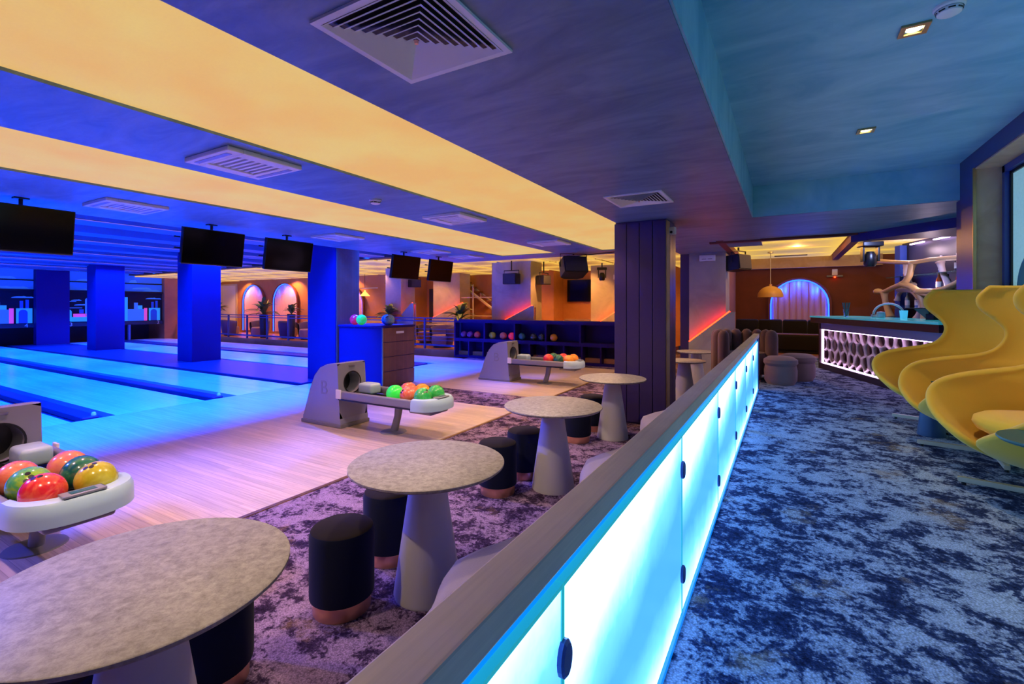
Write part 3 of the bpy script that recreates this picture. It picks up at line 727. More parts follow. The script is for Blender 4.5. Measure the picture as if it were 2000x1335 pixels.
def cassette(x, y, s, label, group='ceiling cassettes and flat diffusers'):
    t = thing('ceiling_cassette', label, 'air conditioner', (x, y, CZ), 0, group); h = s/2; q = h*.62
    g = G(); g.box(-h, -h, -.035, h, -q, 0, .006).box(-h, q, -.035, h, h, 0, .006).box(-h, -q, -.035, -q, q, 0, .006).box(q, -q, -.035, h, q, 0, .006); g.to('frame', 'vent', t)
    G().box(-q, -q, -.012, q, q, 0).to('grille', 'hood_grey', t)
    for k in range(7):
        a = -q + (k+.5)*2*q/7; G().box(-q+.01, a-.012, -.026, q-.01, a+.012, -.012).to('slat', 'vent', t)
    for s2 in (-1, 1): G().box(-h*.75, s2*h*.82-.02, -.038, h*.75, s2*h*.82+.02, -.0355).to('flap', 'hood_grey', t)
cassette(-3.75, 2.21, .60, 'blue tinted ceiling cassette between the two glowing coves, nearest one')
cassette(-6.52, 2.48, .60, 'flat ceiling cassette left of the second cove, near the first screens')
cassette(-3.74, 4.98, .60, 'flat ceiling unit between the coves beyond the smoke detector')
cassette(-6.44, 5.36, .60, 'pale ceiling unit above the walnut faced column')
cassette(-3.71, 7.75, .60, 'lilac ceiling unit between the coves, farthest one')
cassette(-6.45, 7.75, .60, 'blue ceiling unit above the pair of far screens, nearer of two')
cassette(-6.40, 8.95, .60, 'blue ceiling unit above the pair of far screens, farther of two')
def detector(x, y, z, label):
    t = thing('smoke_detector', label, 'smoke detector', (x, y, z))
    G().lathe([(.065, 0), (.065, -.012), (.058, -.02)], 28, cap=False).to('base', 'white', t, True)
    G().lathe([(.054, -.02), (.050, -.04), (.035, -.048), (0, -.05)], 28, cap=False).to('cover', 'white', t, True)
    for k in range(8):
        a = k*PI/4; G().box(.047, -.014, -.034, .0535, .014, -.028, mat=Matrix.Rotation(a, 4, 'Z')).to('slot', 'black', t)
detector(-3.86, 3.71, CZ, 'white smoke detector on the ceiling between the two coves')
detector(.73, 3.25, 3.15, 'white smoke detector at the top right corner of the picture')
def downlight(x, y, label):
    t = thing('downlight', label, 'spotlight', (x, y, 3.15), 0, 'square downlights'); h = .065
    g = G(); g.box(-h, -h, -.012, h, -.04, 0).box(-h, .04, -.012, h, h, 0).box(-h, -.04, -.012, -.04, .04, 0).box(.04, -.04, -.012, h, .04, 0); g.to('frame', 'brass', t)
    G().lathe([(0, -.004), (.035, -.004), (.04, -.001)], 20, cap=False).to('lens', 'lamp_spot', t)
    spot('downlight_beam', (x, y, 3.12), (x+.85, y, .5), 60, (1.0, .76, .36), 90, .9)
downlight(.62, 3.42, 'square downlight with bright lens nearest the top right smoke detector')
downlight(.61, 5.18, 'smaller looking square downlight farther along the recess')

downlight(.62, 1.66, 'square downlight above the frame, third along the recess')
downlight(.62, -.1, 'square downlight behind the viewpoint, fourth along the recess')
# ------------------------------------------------------------------ loudspeakers, moving heads, cameras, exit signs
def speaker(loc, rz, tilt, s, label, hang=.12, yoke=True):
    t = thing('loudspeaker', label, 'speaker', loc, rz, 'hanging loudspeakers')
    R = Matrix.Rotation(tilt, 4, 'X')
    g = G().prism([(-.20*s, -.13*s), (.20*s, -.13*s), (.20*s, .13*s), (.12*s, .13*s+.06*s), (-.12*s, .13*s+.06*s), (-.20*s, .13*s)], -.14*s, .14*s, 'z', .01*s)
    bmesh.ops.transform(g.bm, matrix=R, verts=g.bm.verts); g.to('cabinet', 'black', t)
    g = G().box(-.185*s, -.140*s, -.125*s, .185*s, -.131*s, .125*s); bmesh.ops.transform(g.bm, matrix=R, verts=g.bm.verts); g.to('grille', 'dark_wall', t)
    if yoke:
        G().tube([(-.225*s, 0, 0), (-.225*s, 0, .22*s), (.225*s, 0, .22*s), (.225*s, 0, 0)], .014*s, 6).to('yoke', 'black', t)
        G().tube([(0, 0, .22*s), (0, 0, .22*s+hang)], .02, 8).to('hanger', 'black', t)
speaker((-4.07, 9.75, 2.46), .75, -.35, 1.35, 'large black speaker hanging at the end of the big cove', -.03)
speaker((-7.22, 12.45, 2.42), 0, 0, 1.15, 'black speaker on the front of the widest grey pillar', .3)
speaker((-6.50, 13.2, 2.40), 1.4, 0, 1.0, 'dark speaker on the right flank of the widest grey pillar', .4)
speaker((-12.95, 13.2, 2.55), -1.2, 0, 1.0, 'small dark speaker left of the narrow pillar behind the palm', .25)
speaker((-11.75, 13.2, 2.42), 1.2, 0, 1.0, 'small dark speaker peeking out below the far screens', .35)
speaker((-.88, 11.2, 2.52), 1.1, -.1, 1.15, 'dark speaker on the right flank of the concrete block by the bar', .12)
def moving_head(loc, label, s=1.0):
    t = thing('moving_head_light', label, 'stage light', loc, .3, 'moving head lights')
    G().box(-.15*s, -.12*s, -.02, .15*s, .12*s, .06*s, .015).to('base', 'black', t)
    for a in (-1, 1): G().box(a*.11*s-.015, -.05*s, -.26*s, a*.11*s+.015, .05*s, -.01, .008).to('arm', 'black', t)
    G().lathe([(.05*s, 0), (.085*s, -.06*s), (.09*s, -.2*s), (.07*s, -.24*s)], 16, (0, 0, -.10*s)).to('head', 'black', t, True)
    G().lathe([(0, 0), (.065*s, 0)], 16, (0, 0, -.342*s), cap=False).to('lens', 'navy_base', t)
    G().tube([(0, 0, .05*s), (0, 0, .20)], .02, 8).to('clamp_pole', 'black', t)
moving_head((-4.9, 14.0, 2.72), 'black moving head light beside the panelled column')
moving_head((1.26, 10.2, 2.64), 'black moving head light under the bar ceiling beams', 1.05)
t = thing('security_camera', 'small white camera at the top of the panelled column', 'camera', (-1.33, 6.55, 2.60), -.3)
G().box(-.02, -.03, -.05, .06, .03, .05, .006).to('body', 'white', t); G().lathe([(0, 0), (.018, 0), (.018, .01)], 12, mat=Matrix.Translation((.02, -.03, -.02)) @ Matrix.Rotation(PI/2, 4, 'X')).to('lens', 'black', t)
def exit_sign(loc, rz, s, label):
    t = thing('exit_light', label, 'sign', loc, rz, 'emergency light boxes')
    G().box(-.16*s, -.02, -.065*s, .16*s, .03, .065*s, .006).to('housing', 'white', t)
    for k in range(2): G().box(-.11*s+k*.12*s, -.0215, -.028*s, -.02*s+k*.12*s, -.0202, -.012*s).to('marking', 'grey', t)
exit_sign((-1.47, 10.96, 2.63), 0, 1.0, 'white emergency light box on the concrete block above the red strip')
exit_sign((-4.75, 15.25, 2.55), 0, 1.2, 'white emergency light box beside the moving head light')
exit_sign((-27.9, 14.95, 3.02), 0, 1.6, 'emergency light box above the pale door in the far left room')
t = thing('router_box', 'small white box with red light high on the bar wall', 'device', (1.06, 14.36, 2.42))
G().box(-.06, -.03, -.05, .06, .03, .1, .01).to('body', 'white', t); G().box(-.17, -.03, -.10, .17, .02, -.05, .01).to('sensor_bar', 'grey', t); G().sphere(.02, (0, -.035, -.1), 10, 6).to('indicator', 'led_red', t)

tag(G().tube([(-6.0, 10.6, 2.93), (-4.1, 9.95, 2.72), (-2.2, 9.4, 2.735)], .01, 6).to('ceiling_cable', 'black'), 'thin black cable running to the large hanging speaker', 'cable')
# ------------------------------------------------------------------ lane end mural
mu = thing('lane_end_mural', 'glowing blue mural of skyline, arches and clouds above the pin decks', 'mural', (-26.6, 6.5, 0))
def MY(y): return y - 6.5
G().box(-.06, MY(-2.4), .85, 0, MY(11.55), 2.2).to('lower_board', 'mural_dark', mu)
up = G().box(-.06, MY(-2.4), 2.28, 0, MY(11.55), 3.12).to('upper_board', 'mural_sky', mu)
G().box(-.05, MY(-2.4), 2.2, .12, MY(11.55), 2.27).to('ledge', 'mural_dark', mu)
G().box(-.05, MY(-2.4), 2.62, .05, MY(11.55), 2.67).to('rail', 'mural_dark', mu)
G().box(-.05, MY(-2.4), .72, .10, MY(11.55), .88).to('lower_beam', 'dark_wall', mu)
G().box(.0, MY(-2.4), 3.125, .04, MY(11.55), 3.15).to('light_line', 'led_violet', mu)
def mrect(y0, y1, z0, z1, m, d=.012): G().box(.0, MY(y0), z0, d, MY(y1), z1).to('building', m, mu)
def march(y0, y1, z0, z1, m, d=.012):
    r = (y1-y0)/2; c = (y0+y1)/2
    pts = [(MY(y0), z0), (MY(y1), z0)] + [(MY(c+r*math.cos(a*PI/12)), z1-r+r*math.sin(a*PI/12)) for a in range(13)]
    G().prism(pts, 0, d, 'x').to('arch', m, mu)
def mcloud(c, z, rw, rh, m, d=.014):
    pts = [(MY(c+rw*math.cos(a*PI/12)), z+rh*math.sin(a*PI/12)*(1 if a < 5 else .75)) for a in range(13)]
    G().prism(pts, 0, d, 'x').to('cloud', m, mu)
for o in (5.3, 9.85):
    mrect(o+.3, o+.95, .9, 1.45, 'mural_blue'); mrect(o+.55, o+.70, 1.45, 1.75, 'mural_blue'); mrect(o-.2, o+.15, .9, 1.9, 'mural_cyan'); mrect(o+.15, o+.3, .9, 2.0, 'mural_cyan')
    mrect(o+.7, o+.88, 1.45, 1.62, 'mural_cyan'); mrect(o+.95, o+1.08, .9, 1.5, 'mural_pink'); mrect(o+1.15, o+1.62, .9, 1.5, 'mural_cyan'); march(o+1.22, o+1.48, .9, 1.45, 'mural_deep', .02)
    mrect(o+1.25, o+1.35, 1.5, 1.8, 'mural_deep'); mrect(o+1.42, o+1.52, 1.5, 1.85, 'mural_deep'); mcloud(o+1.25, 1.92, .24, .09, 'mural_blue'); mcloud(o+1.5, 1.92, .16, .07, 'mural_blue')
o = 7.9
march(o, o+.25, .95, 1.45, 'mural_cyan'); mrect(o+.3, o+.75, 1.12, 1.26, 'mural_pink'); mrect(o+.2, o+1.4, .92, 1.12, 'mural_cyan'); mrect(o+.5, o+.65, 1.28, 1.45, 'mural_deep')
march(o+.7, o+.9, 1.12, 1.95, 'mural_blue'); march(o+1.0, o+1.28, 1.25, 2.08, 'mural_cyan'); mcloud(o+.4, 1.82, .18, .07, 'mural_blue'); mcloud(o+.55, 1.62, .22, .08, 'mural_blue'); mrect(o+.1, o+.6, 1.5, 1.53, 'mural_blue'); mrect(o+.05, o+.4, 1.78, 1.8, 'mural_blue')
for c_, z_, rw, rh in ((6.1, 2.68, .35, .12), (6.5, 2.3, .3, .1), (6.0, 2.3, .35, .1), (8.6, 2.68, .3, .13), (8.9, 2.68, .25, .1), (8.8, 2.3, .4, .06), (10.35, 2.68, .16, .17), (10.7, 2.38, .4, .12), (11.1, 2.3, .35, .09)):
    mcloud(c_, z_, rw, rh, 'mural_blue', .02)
for s_, y in (('4', 6.72), ('3', 8.1), ('2', 11.35)): part('lane_number', text_mesh(s_, .22, .004, 'white'), mu, (.105, MY(y), .80), (PI/2, 0, PI/2))
for a, b in LANES:
    g = G(); g.box(-26.62, a-.25, .02, -26.5, a-.17, .72)
    struct('trim_5', g, 'rib')

# ------------------------------------------------------------------ back room: railing, chairs, plants, arches, stairs
t = thing('lane_side_railing', 'blue painted metal railing with posts along the far side of the lanes', 'railing', (-17.5, 12.25, .18))
x = -9.0
while x > -27:
    G().box(-.03, -.03, 0, .03, .03, 1.03).to('post', 'rail_paint', t, loc=(x+17.5, 0, 0)); x -= 1.45
for z in (1.0, .90): G().box(-9.2, -.02, z, 8.5, .02, z+.035).to('top_rail', 'rail_paint', t)
G().box(-9.2, -.02, .10, 8.5, .02, .16).to('lower_rail', 'rail_paint', t)
for z in (.28, .40, .52, .64): G().box(5.2, -.01, z, 8.5, .01, z+.018).to('wire', 'rail_paint', t)

def tub_chair(x, y, rz, label, z=.18, mat='tub_blue'):
    t = thing('tub_chair', label, 'armchair', (x, y, z), rz, 'tub chairs in the back room')
    rows = []
    for z0, r0 in ((.08, .36), (.3, .40), (.55, .43), (.72, .43), (.76, .40), (.72, .36), (.5, .34), (.42, .33)):
        rows.append([(r0*math.cos(a), r0*math.sin(a), z0 - (.10 if z0 > .5 else 0)*(1+math.cos(a+PI/2))*.5*(1 if z0 > .5 else 0) + (0)) for a in [(-PI*.70) + PI*1.40*i/20 + PI/2 for i in range(21)]])
    g = G().grid(rows); g.to('shell', mat, t, 'all')
    G().lathe([(0, .08), (.34, .08), (.36, .2), (.35, .40), (.30, .44), (0, .45)], 28, cap=False).to('seat', 'blush', t, True)
    G().lathe([(.3, 0), (.3, .08)], 24).to('base', 'black', t)
for x, y, rz, lab in ((-23.2, 13.0, 2.6, 'tub chair far left behind the rail, in front of the pale door'), (-21.2, 13.2, .2, 'dark tub chair left of the first arch'),
                      (-19.2, 13.3, 2.2, 'tub chair with a salmon rim behind the middle rail posts'), (-17.6, 13.1, .3, 'tub chair at the right, next to the tall blue column'),
                      (-10.2, 12.85, .1, 'blue tub chair behind the wire railing beside the ball shelf'), (-12.0, 14.2, .0, 'tub chair at the round table behind the console balls')):
    tub_chair(x, y, rz, lab)
def cafe_table(x, y, label, mat='stone'):
    t = thing('cafe_table', label, 'table', (x, y, .18), 0, 'tables in the back room')
    G().lathe([(0, .72), (.42, .72), (.43, .74), (0, .75)], 32, cap=False).to('tabletop', 'cream', t, True)
    G().lathe([(.22, 0), (.05, .05), (.04, .72)], 20).to('pedestal', 'black', t, True)
cafe_table(-22.2, 13.8, 'cafe table between the two leftmost tub chairs'); cafe_table(-18.3, 13.9, 'cafe table below the second arch'); cafe_table(-11.2, 13.7, 'cafe table whose rim shows above the console')

def palm(x, y, z, s, seed, label):
    rnd = random.Random(seed)
    t = thing('potted_palm', label, 'plant', (x, y, .18), 0, 'potted palms behind the rail')
    h = z-.18
    G().lathe([(0, 0), (.13, 0), (.17, h), (.145, h), (.14, h-.05), (0, h-.05)], 24, cap=False).to('planter', 'pot', t, True)
    G().tube([(0, 0, h-.05), (.02, 0, h+.25*s)], [.03, .02], 8).to('stem', 'leaf2', t)
    n = 34
    for k in range(n):
        a = k*2.4 + rnd.uniform(-.3, .3); ln = s*rnd.uniform(.40, .82); el = rnd.uniform(.35, 1.45)
        b = Vector((0, 0, h+rnd.uniform(-.02, .2)*s)); d = Vector((math.cos(a), math.sin(a), 0)); wd = .065*s*rnd.uniform(.8, 1.5)
        rows = []
        for i in range(6):
            q = i/5; p = b + d*ln*q*math.cos(el) + Vector((0, 0, ln*(q*math.sin(el) - .45*q*q)))
            sd = Vector((-d.y, d.x, 0)); ww = wd*math.sin(PI*min(1, q*.93+.07))**.7
            rows.append([p-sd*ww+Vector((0, 0, .25*ww)), p, p+sd*ww+Vector((0, 0, .25*ww))])
        G().grid(rows).to('leaf', 'leaf' if rnd.random() < .65 else 'leaf2', t, 'all')
palm(-24.0, 12.75, 1.25, 1.15, 1, 'potted plant in front of the pale door at far left')
palm(-20.2, 12.75, 1.22, 1.25, 2, 'wide leafy potted plant between the two blue arches')
palm(-18.3, 12.8, 1.25, .9, 3, 'smaller potted plant in front of the second blue arch')
palm(-12.3, 12.51, 1.18, 1.0, 4, 'potted palm behind the console balls, before a lilac pillar')
palm(-9.25, 12.62, 1.10, 1.1, 5, 'potted palm behind the left end of the ball shelf')

def arch(xc, y, z0, r, ht, label, n=26, rz=0, wob=.03, arch_w=10):
    t = thing('arch_curtain', label, 'curtain', (xc, y, z0), rz, 'arched curtain niches with blue light')
    def top(x): return ht - r + math.sqrt(max(0, r*r - x*x))
    for k in range(n):                                     # each fold of the curtain
        x0, x1 = -r + 2*r*k/n, -r + 2*r*(k+1)/n; m = (x0+x1)/2
        zt = [max(.05, top(q*.985)) for q in (x0, m, x1)]
        G().grid([[(x0, -.01, 0), (x0, -.01, zt[0])], [((x0+m)/2, -.01-wob*.8, 0), ((x0+m)/2, -.01-wob*.8, (zt[0]+zt[1])/2)], [m, None] and [(m, -.01-wob, 0), (m, -.01-wob, zt[1])], [((m+x1)/2, -.01-wob*.8, 0), ((m+x1)/2, -.01-wob*.8, (zt[1]+zt[2])/2)], [(x1, -.01, 0), (x1, -.01, zt[2])]]).to('fold', 'curtain', t, 'all')
    pts = [(-r-.02, -.09, 0), (-r-.02, -.09, ht-r)] + [(-(r+.02)*math.cos(a*PI/16), -.09, ht-r+(r+.02)*math.sin(a*PI/16)) for a in range(1, 16)] + [(r+.02, -.09, ht-r), (r+.02, -.09, 0)]
    G().tube(pts, .022, 6, up=(0, 1, 0)).to('light_tube', 'led_blue', t)
    for a in (.25, .5, .75): point('arch_lamp', (xc-r*.8*math.cos(a*PI), y-.16, z0+ht-r+r*.85*math.sin(a*PI)), arch_w, (.0, .06, 1.0))
    inner = [(p[0]*1.10, p[2]) for p in pts]
    g = G()
    for (p, q), (p2, q2) in zip(zip(pts, inner), zip(pts[1:], inner[1:])):
        a, b, c_, d = (p[0]*1.02, -.13, p[2]+.01), (q[0], -.13, q[1]+.05), (q2[0], -.13, q2[1]+.05), (p2[0]*1.02, -.13, p2[2]+.01)
        g.quad(a, b, c_, d); g.quad(*[(v[0], -.02, v[2]) for v in (a, b, c_, d)]); g.quad(a, d, (d[0], -.02, d[2]), (a[0], -.02, a[2])); g.quad(b, c_, (c_[0], -.02, c_[2]), (b[0], -.02, b[2]))
    g.to('surround', 'maroon', t)
arch(-24.5, 14.98, .3, .9, 2.38, 'left blue lit arch with salmon curtain in the far room')
arch(-21.8, 14.98, .3, .92, 2.38, 'second blue lit arch with salmon curtain in the far room')
arch(-17.2, 14.98, .3, .9, 2.2, 'half hidden blue arch right beside the walnut column')
arch(.29, 14.38, .75, .62, 1.5, 'blue lit arch curtain on the bar wall behind the pendant lamp', 9, 0, .07)

d = struct('door_1', G().box(-27.75, 14.94, .18, -26.2, 14.99, 2.72), 'white')
part('frame', G().box(-27.85, 14.92, .18, -27.75, 14.99, 2.80).box(-26.2, 14.92, .18, -26.1, 14.99, 2.80).box(-27.75, 14.92, 2.72, -26.2, 14.99, 2.80).mesh('frame', 'cream'), d)
part('handle', G().tube([(-27.6, 14.93, 1.2), (-27.6, 14.88, 1.2), (-27.48, 14.88, 1.2)], .015, 6).mesh('handle', 'steel'), d)
d = struct('door_2', G().box(-14.6, 17.42, .18, -13.7, 17.49, 2.4), 'dark_wall')
part('frame', G().box(-13.7, 17.36, .18, -13.5, 17.49, 2.45).mesh('frame', 'white'), d)

t = thing('billiard_lamp', 'brass billiard lamp bar with cone shades in the far room', 'lamp', (-15.75, 14.3, 2.1))
G().tube([(-1.1, 0, .25), (1.0, 0, .25)], .02, 8).to('bar', 'cream', t)
for x in (-.6, .25): G().lathe([(.03, .25), (.05, .18), (.22, 0)], 20, (x, 0, -.08), cap=False).to('shade', 'led_warm', t, True)
for x in (-.6, .25): G().tube([(x, 0, .25), (x, 0, .84)], .008, 6).to('cable', 'black', t)
t = thing('billiard_table', 'billiard table edge glowing under the brass lamp', 'table', (-15.9, 14.0, .18))
G().box(-1.2, -.6, .7, 1.2, .6, .86, .02).to('bed', 'cream', t); G().box(-1.1, -.5, .0, 1.1, .5, .7).to('cabinet', 'wood_dark', t)

t = thing('staircase', 'open staircase rising behind glass in the far room', 'staircase', (-11.0, 17.08, .02))
for s_ in (-.33, .33): G().tube([(-1.6, s_, 2.75), (1.2, s_, .9)], .06, 6, .6).to('stringer', 'cream', t)
for k in range(10):
    q = k/9; G().box(-1.6+2.8*q-.12, -.33, 2.8-1.85*q, -1.6+2.8*q+.14, .33, 2.84-1.85*q).to('tread', 'wood_dark', t)
for k in range(5): G().tube([(-1.4+.6*k, -.36, 2.60-.4*k), (-1.4+.6*k, -.36, 2.92-.4*k)], .015, 6).to('baluster', 'cream', t)
t = thing('glass_partition', 'glazed partition grid in front of the staircase', 'partition', (-10.9, 16.0, .18))
for x in (-1.1, -.2, .9): G().box(x-.02, -.02, 0, x+.02, .02, 2.3).to('mullion', 'cream', t)
for z in (1.0, 1.75): G().box(-1.2, -.02, z, 1.0, .02, z+.03).to('transom', 'cream', t)

t = thing('wall_screen', 'black wall screen in the terracotta room above the ball shelf', 'screen', (-6.9, 17.42, 2.2))
G().box(-.63, -.03, -.43, .63, .06, .43, .01).to('bezel', 'black', t); G().box(-.61, -.034, -.41, .61, -.031, .41).to('glass', 'screen', t)
struct('wall_niche', G().box(-8.3, 16.6, .18, -7.75, 17.5, 3.0), 'terracotta')
t = thing('reception_counter', 'low brown counter in the dark niche behind the ball shelf', 'counter', (-8.9, 16.6, .18))
G().box(-.5, -.3, 0, .55, .3, 1.05).to('body', 'wood_dark', t); G().box(-.52, -.32, 1.05, .57, .32, 1.09).to('top', 'jamb', t)
struct('wall_niche_back', G().box(-9.6, 17.3, .18, -8.3, 17.48, 2.6), 'maroon')
t = thing('lounge_sofa', 'low dark lounge chair under the wall screen', 'sofa', (-6.5, 15.6, .18))
G().box(-.5, -.4, .1, .5, .4, .45, .06, 3).to('seat', 'brown_fab', t, True); G().box(-.5, .25, .4, .5, .45, .95, .06, 3).to('backrest', 'brown_fab', t, True)

# ------------------------------------------------------------------ bar counter with cellular lit front
BA = Vector((.55, 10.5, 0)); BD = Vector((.3, -.954, 0)).normalized(); BLEN = 3.5
ang = math.atan2(BD.y, BD.x)                               # local x runs along the front, local -y faces the room
bar = thing('bar_counter', 'angled bar counter with glowing cellular cream front and cyan edged top', 'bar', (BA.x, BA.y, RF), ang)
# with local x along BD, the room side (-X world) is local +y? -> compute sign
nrm = Matrix.Rotation(ang, 3, 'Z') @ Vector((0, 1, 0)); SG = -1 if nrm.x < 0 else 1     # SG*y points behind the bar
def by(v): return SG*v
def bbox(g, x0, ya, z0, x1, yb_, z1, bev=0): a, b = by(ya), by(yb_); return g.box(x0, min(a, b), z0, x1, max(a, b), z1, bev)
bbox(G(), -.02, -.02, .0, BLEN, .5, .10).to('plinth', 'maroon_dark', bar)
bbox(G(), -.12, -.12, .84, BLEN+.05, .62, .935, .004).to('counter_top', 'maroon_dark', bar)
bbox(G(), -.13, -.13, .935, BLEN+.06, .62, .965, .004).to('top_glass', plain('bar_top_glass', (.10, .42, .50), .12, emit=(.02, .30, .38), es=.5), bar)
bbox(G(), 0, -.0, .72, BLEN, .45, .84).to('frieze', plain('bar_frieze', (.30, .27, .45), .5), bar)
bbox(G(), 0, .36, .10, BLEN, .5, .72).to('back_panel', 'maroon_dark', bar)
bbox(G(), -.02, -.02, .10, .03, .5, .84).to('end_panel', 'maroon_dark', bar)
bbox(G(), .035, .012, .708, BLEN, .05, .718).to('light_strip', 'led_white', bar)
bbox(G(), .035, .012, .102, BLEN, .05, .112).to('light_strip', 'led_white', bar)
bbox(G(), .032, .012, .112, .042, .05, .708).to('light_strip', 'led_white', bar)
def lattice(seed, depth0, k0, jit, ox):
    """cells of a jittered honeycomb, every wall a rounded strut"""
    rnd = random.Random(seed); g = G(); cells = []
    V = {}
    def vert(i, j, k):                                     # honeycomb corners shared by neighbours
        key = (round(i*100), round(j*100))
        if key not in V: V[key] = (i + rnd.uniform(-jit, jit), j + rnd.uniform(-jit, jit))
        return V[key]
    r = -1; row = 0
    while row < 5:
        zc = -.02 + row*.19; n = 0
        while n < 17:
            xc = ox + n*.23 + (.115 if row % 2 else 0)
            hexa = [(0, .127), (.115, .063), (.115, -.063), (0, -.127), (-.115, -.063), (-.115, .063)]
            pts = [vert(xc+dx, zc+dz, 0) for dx, dz in hexa]; cells.append(pts); n += 1
        row += 1
    for pts in cells:
        cx = sum(p[0] for p in pts)/6; cz = sum(p[1] for p in pts)/6
        if cx < -.05 or cx > BLEN or cz < -.05 or cz > .68: continue
        N = 4; P = []
        for a, b in zip(pts, pts[1:]+pts[:1]):
            for q in range(N): P.append((a[0]+(b[0]-a[0])*q/N, a[1]+(b[1]-a[1])*q/N))
        S_ = P[:]
        for _ in range(2): S_ = [((S_[i-1][0]+2*S_[i][0]+S_[(i+1) % len(S_)][0])/4, (S_[i-1][1]+2*S_[i][1]+S_[(i+1) % len(S_)][1])/4) for i in range(len(S_))]
        rows = []
        for s_, dd in ((1, 0), (.97, .004), (.92, .018), (.885, .05), (.89, .085), (.94, .11), (1, .115)):
            src = P if s_ == 1 else S_; w_ = k0 if s_ < 1 else 1
            rows.append([(min(max(cx+(p[0]-cx)*s_*w_, .02), BLEN), by(depth0+dd*.42), min(max(cz+(p[1]-cz)*s_*w_+.10, .10), .72)) for p in src])
        g.grid(rows, True)
    return g
lattice(3, .055, 1.0, .034, -.02).to('lattice', 'lattice', bar, 'all')
lattice(9, .15, .97, .03, .07).to('inner_lattice', plain('inner_lattice_tan', (.32, .22, .16), .5), bar, 'all')

def at_bar(s, dep, z=RF+.965): p = BA + BD*s + Vector((-BD.y, BD.x, 0))*(SG*dep); return (p.x, p.y, z)
t = thing('straw_cup', 'clear cup full of teal straws on the bar end', 'cup', at_bar(.55, .2))
G().lathe([(.035, 0), (.05, .13), (.046, .13), (.032, .01)], 16, cap=False).to('cup', 'clear', t, True)
for k in range(9): a = k*.7; G().tube([(.012*math.cos(a), .012*math.sin(a), .01), (.055*math.cos(a), .055*math.sin(a), .24)], .006, 5).to('straw', 'teal_top', t)
t = thing('tap', 'pale arched tap standing behind the bar top', 'tap', at_bar(1.25, .5))
G().tube([(-.19*math.cos(a*PI/12), 0, .05+.17*math.sin(a*PI/12)) for a in range(13)], .016, 8).to('spout', 'white', t, True); G().box(-.22, -.03, 0, -.15, .03, .05, .01).to('base', 'steel', t)
t = tag(G().lathe([(0, 0), (.05, 0), (.06, .03), (.05, .09), (.0, .1)], 16, at_bar(1.45, .3), cap=False).to('small_bowl', 'white', smooth=True), 'small white round bowl on the bar beside the arched tap', 'bowl')
t = thing('drinking_glass', 'short glass glowing cyan on the bar near the till', 'glass', at_bar(2.05, .3))
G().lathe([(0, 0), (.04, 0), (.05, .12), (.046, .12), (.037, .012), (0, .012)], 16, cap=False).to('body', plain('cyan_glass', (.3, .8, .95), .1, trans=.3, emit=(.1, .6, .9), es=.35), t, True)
t = thing('till_tablet', 'tilted touch screen till on the bar', 'tablet', at_bar(2.6, .35), ang + (PI if SG < 0 else 0) + .4)
R = Matrix.Rotation(-.6, 4, 'X')
G().box(-.17, -.12, 0, .17, .12, .02, .006, mat=Matrix.Translation((0, 0, .08)) @ R).to('case', 'black', t)
G().box(-.155, -.105, .0205, .155, .105, .022, mat=Matrix.Translation((0, 0, .08)) @ R).to('display', plain('till_screen', (.05, .3, .3), .3, emit=(.03, .32, .32), es=.8), t)
for k in range(3): G().box(.02, -.05+k*.05, .0225, .12, -.02+k*.05, .0235, mat=Matrix.Translation((0, 0, .08)) @ R).to('button', plain('till_button', (.6, .08, .12), .4, emit=(.6, .08, .12), es=.4), t)
G().box(-.05, -.05, 0, .05, .05, .08).to('stand', 'black', t)

# ------------------------------------------------------------------ organic back bar shelf with bottles
SA = Vector((1.66, 12.0, 0)); SL = 3.0
sh = thing('organic_bar_shelf', 'branching wooden back bar shelf with rounded openings and bottles', 'shelf', (SA.x, SA.y, RF), ang)
F3 = Vector((-.5007, .8656, 0)); R3 = Vector((.8656, .5007, 0))
PN = Vector((-BD.y, BD.x, 0)) * SG
def onshelf(u, v, back=0.0):
    """photo pixel read off the shelf front -> (distance along the shelf, height above the floor)"""
    r = R3*((u-1000)/925.0) + F3; q = SA + PN*back
    k = q.dot(PN)/r.dot(PN); p = r*k - SA
    return p.dot(BD), CAMZ + k*(597-v)/925.0 - RF
def zz(x, y): return onshelf(1700+x/7.417, 500+y/7.417)     # readings taken from an enlarged view
def strut(pts, rad, dep, flat, mat, name, parent):
    P = [zz(*p) for p in pts]; out = []
    for i in range(len(P)-1):                               # smooth the path
        p0, p1, p2, p3 = P[max(i-1, 0)], P[i], P[i+1], P[min(i+2, len(P)-1)]
        for q in range(6):
            s_ = q/6; out.append(tuple(.5*((2*b)+(-a+c_)*s_+(2*a-5*b+4*c_-d_)*s_*s_+(-a+3*b-3*c_+d_)*s_**3) for a, b, c_, d_ in zip(p0, p1, p2, p3)))
    out.append(P[-1]); n = len(out); rr = []
    for i in range(n):
        q = i/(n-1); rr.append(rad*.72*(1+.55*abs(2*q-1)**3))
    G().tube([(x, by(dep), z) for x, z in out], rr, 10, flat, up=(0, 0, 1)).to(name, mat, parent, 'all')
for pts, rad in (([(110, 510), (200, 515), (340, 450), (480, 405)], .055), ([(480, 405), (560, 290), (590, 180), (620, 90)], .05), ([(480, 405), (600, 445), (680, 500), (720, 520)], .06),
                 ([(720, 520), (900, 510), (1080, 470), (1230, 410), (1400, 330)], .06), ([(200, 520), (210, 620), (240, 740), (300, 890)], .05), ([(720, 530), (760, 640), (780, 760), (800, 930)], .055),
                 ([(60, 70), (330, 85), (620, 88), (900, 45), (1240, 25), (1500, 10)], .05), ([(720, 530), (860, 570), (1000, 600), (1120, 560)], .05)):
    strut(pts, rad, 0, 1.5, 'shelf_wood', 'branch', sh)
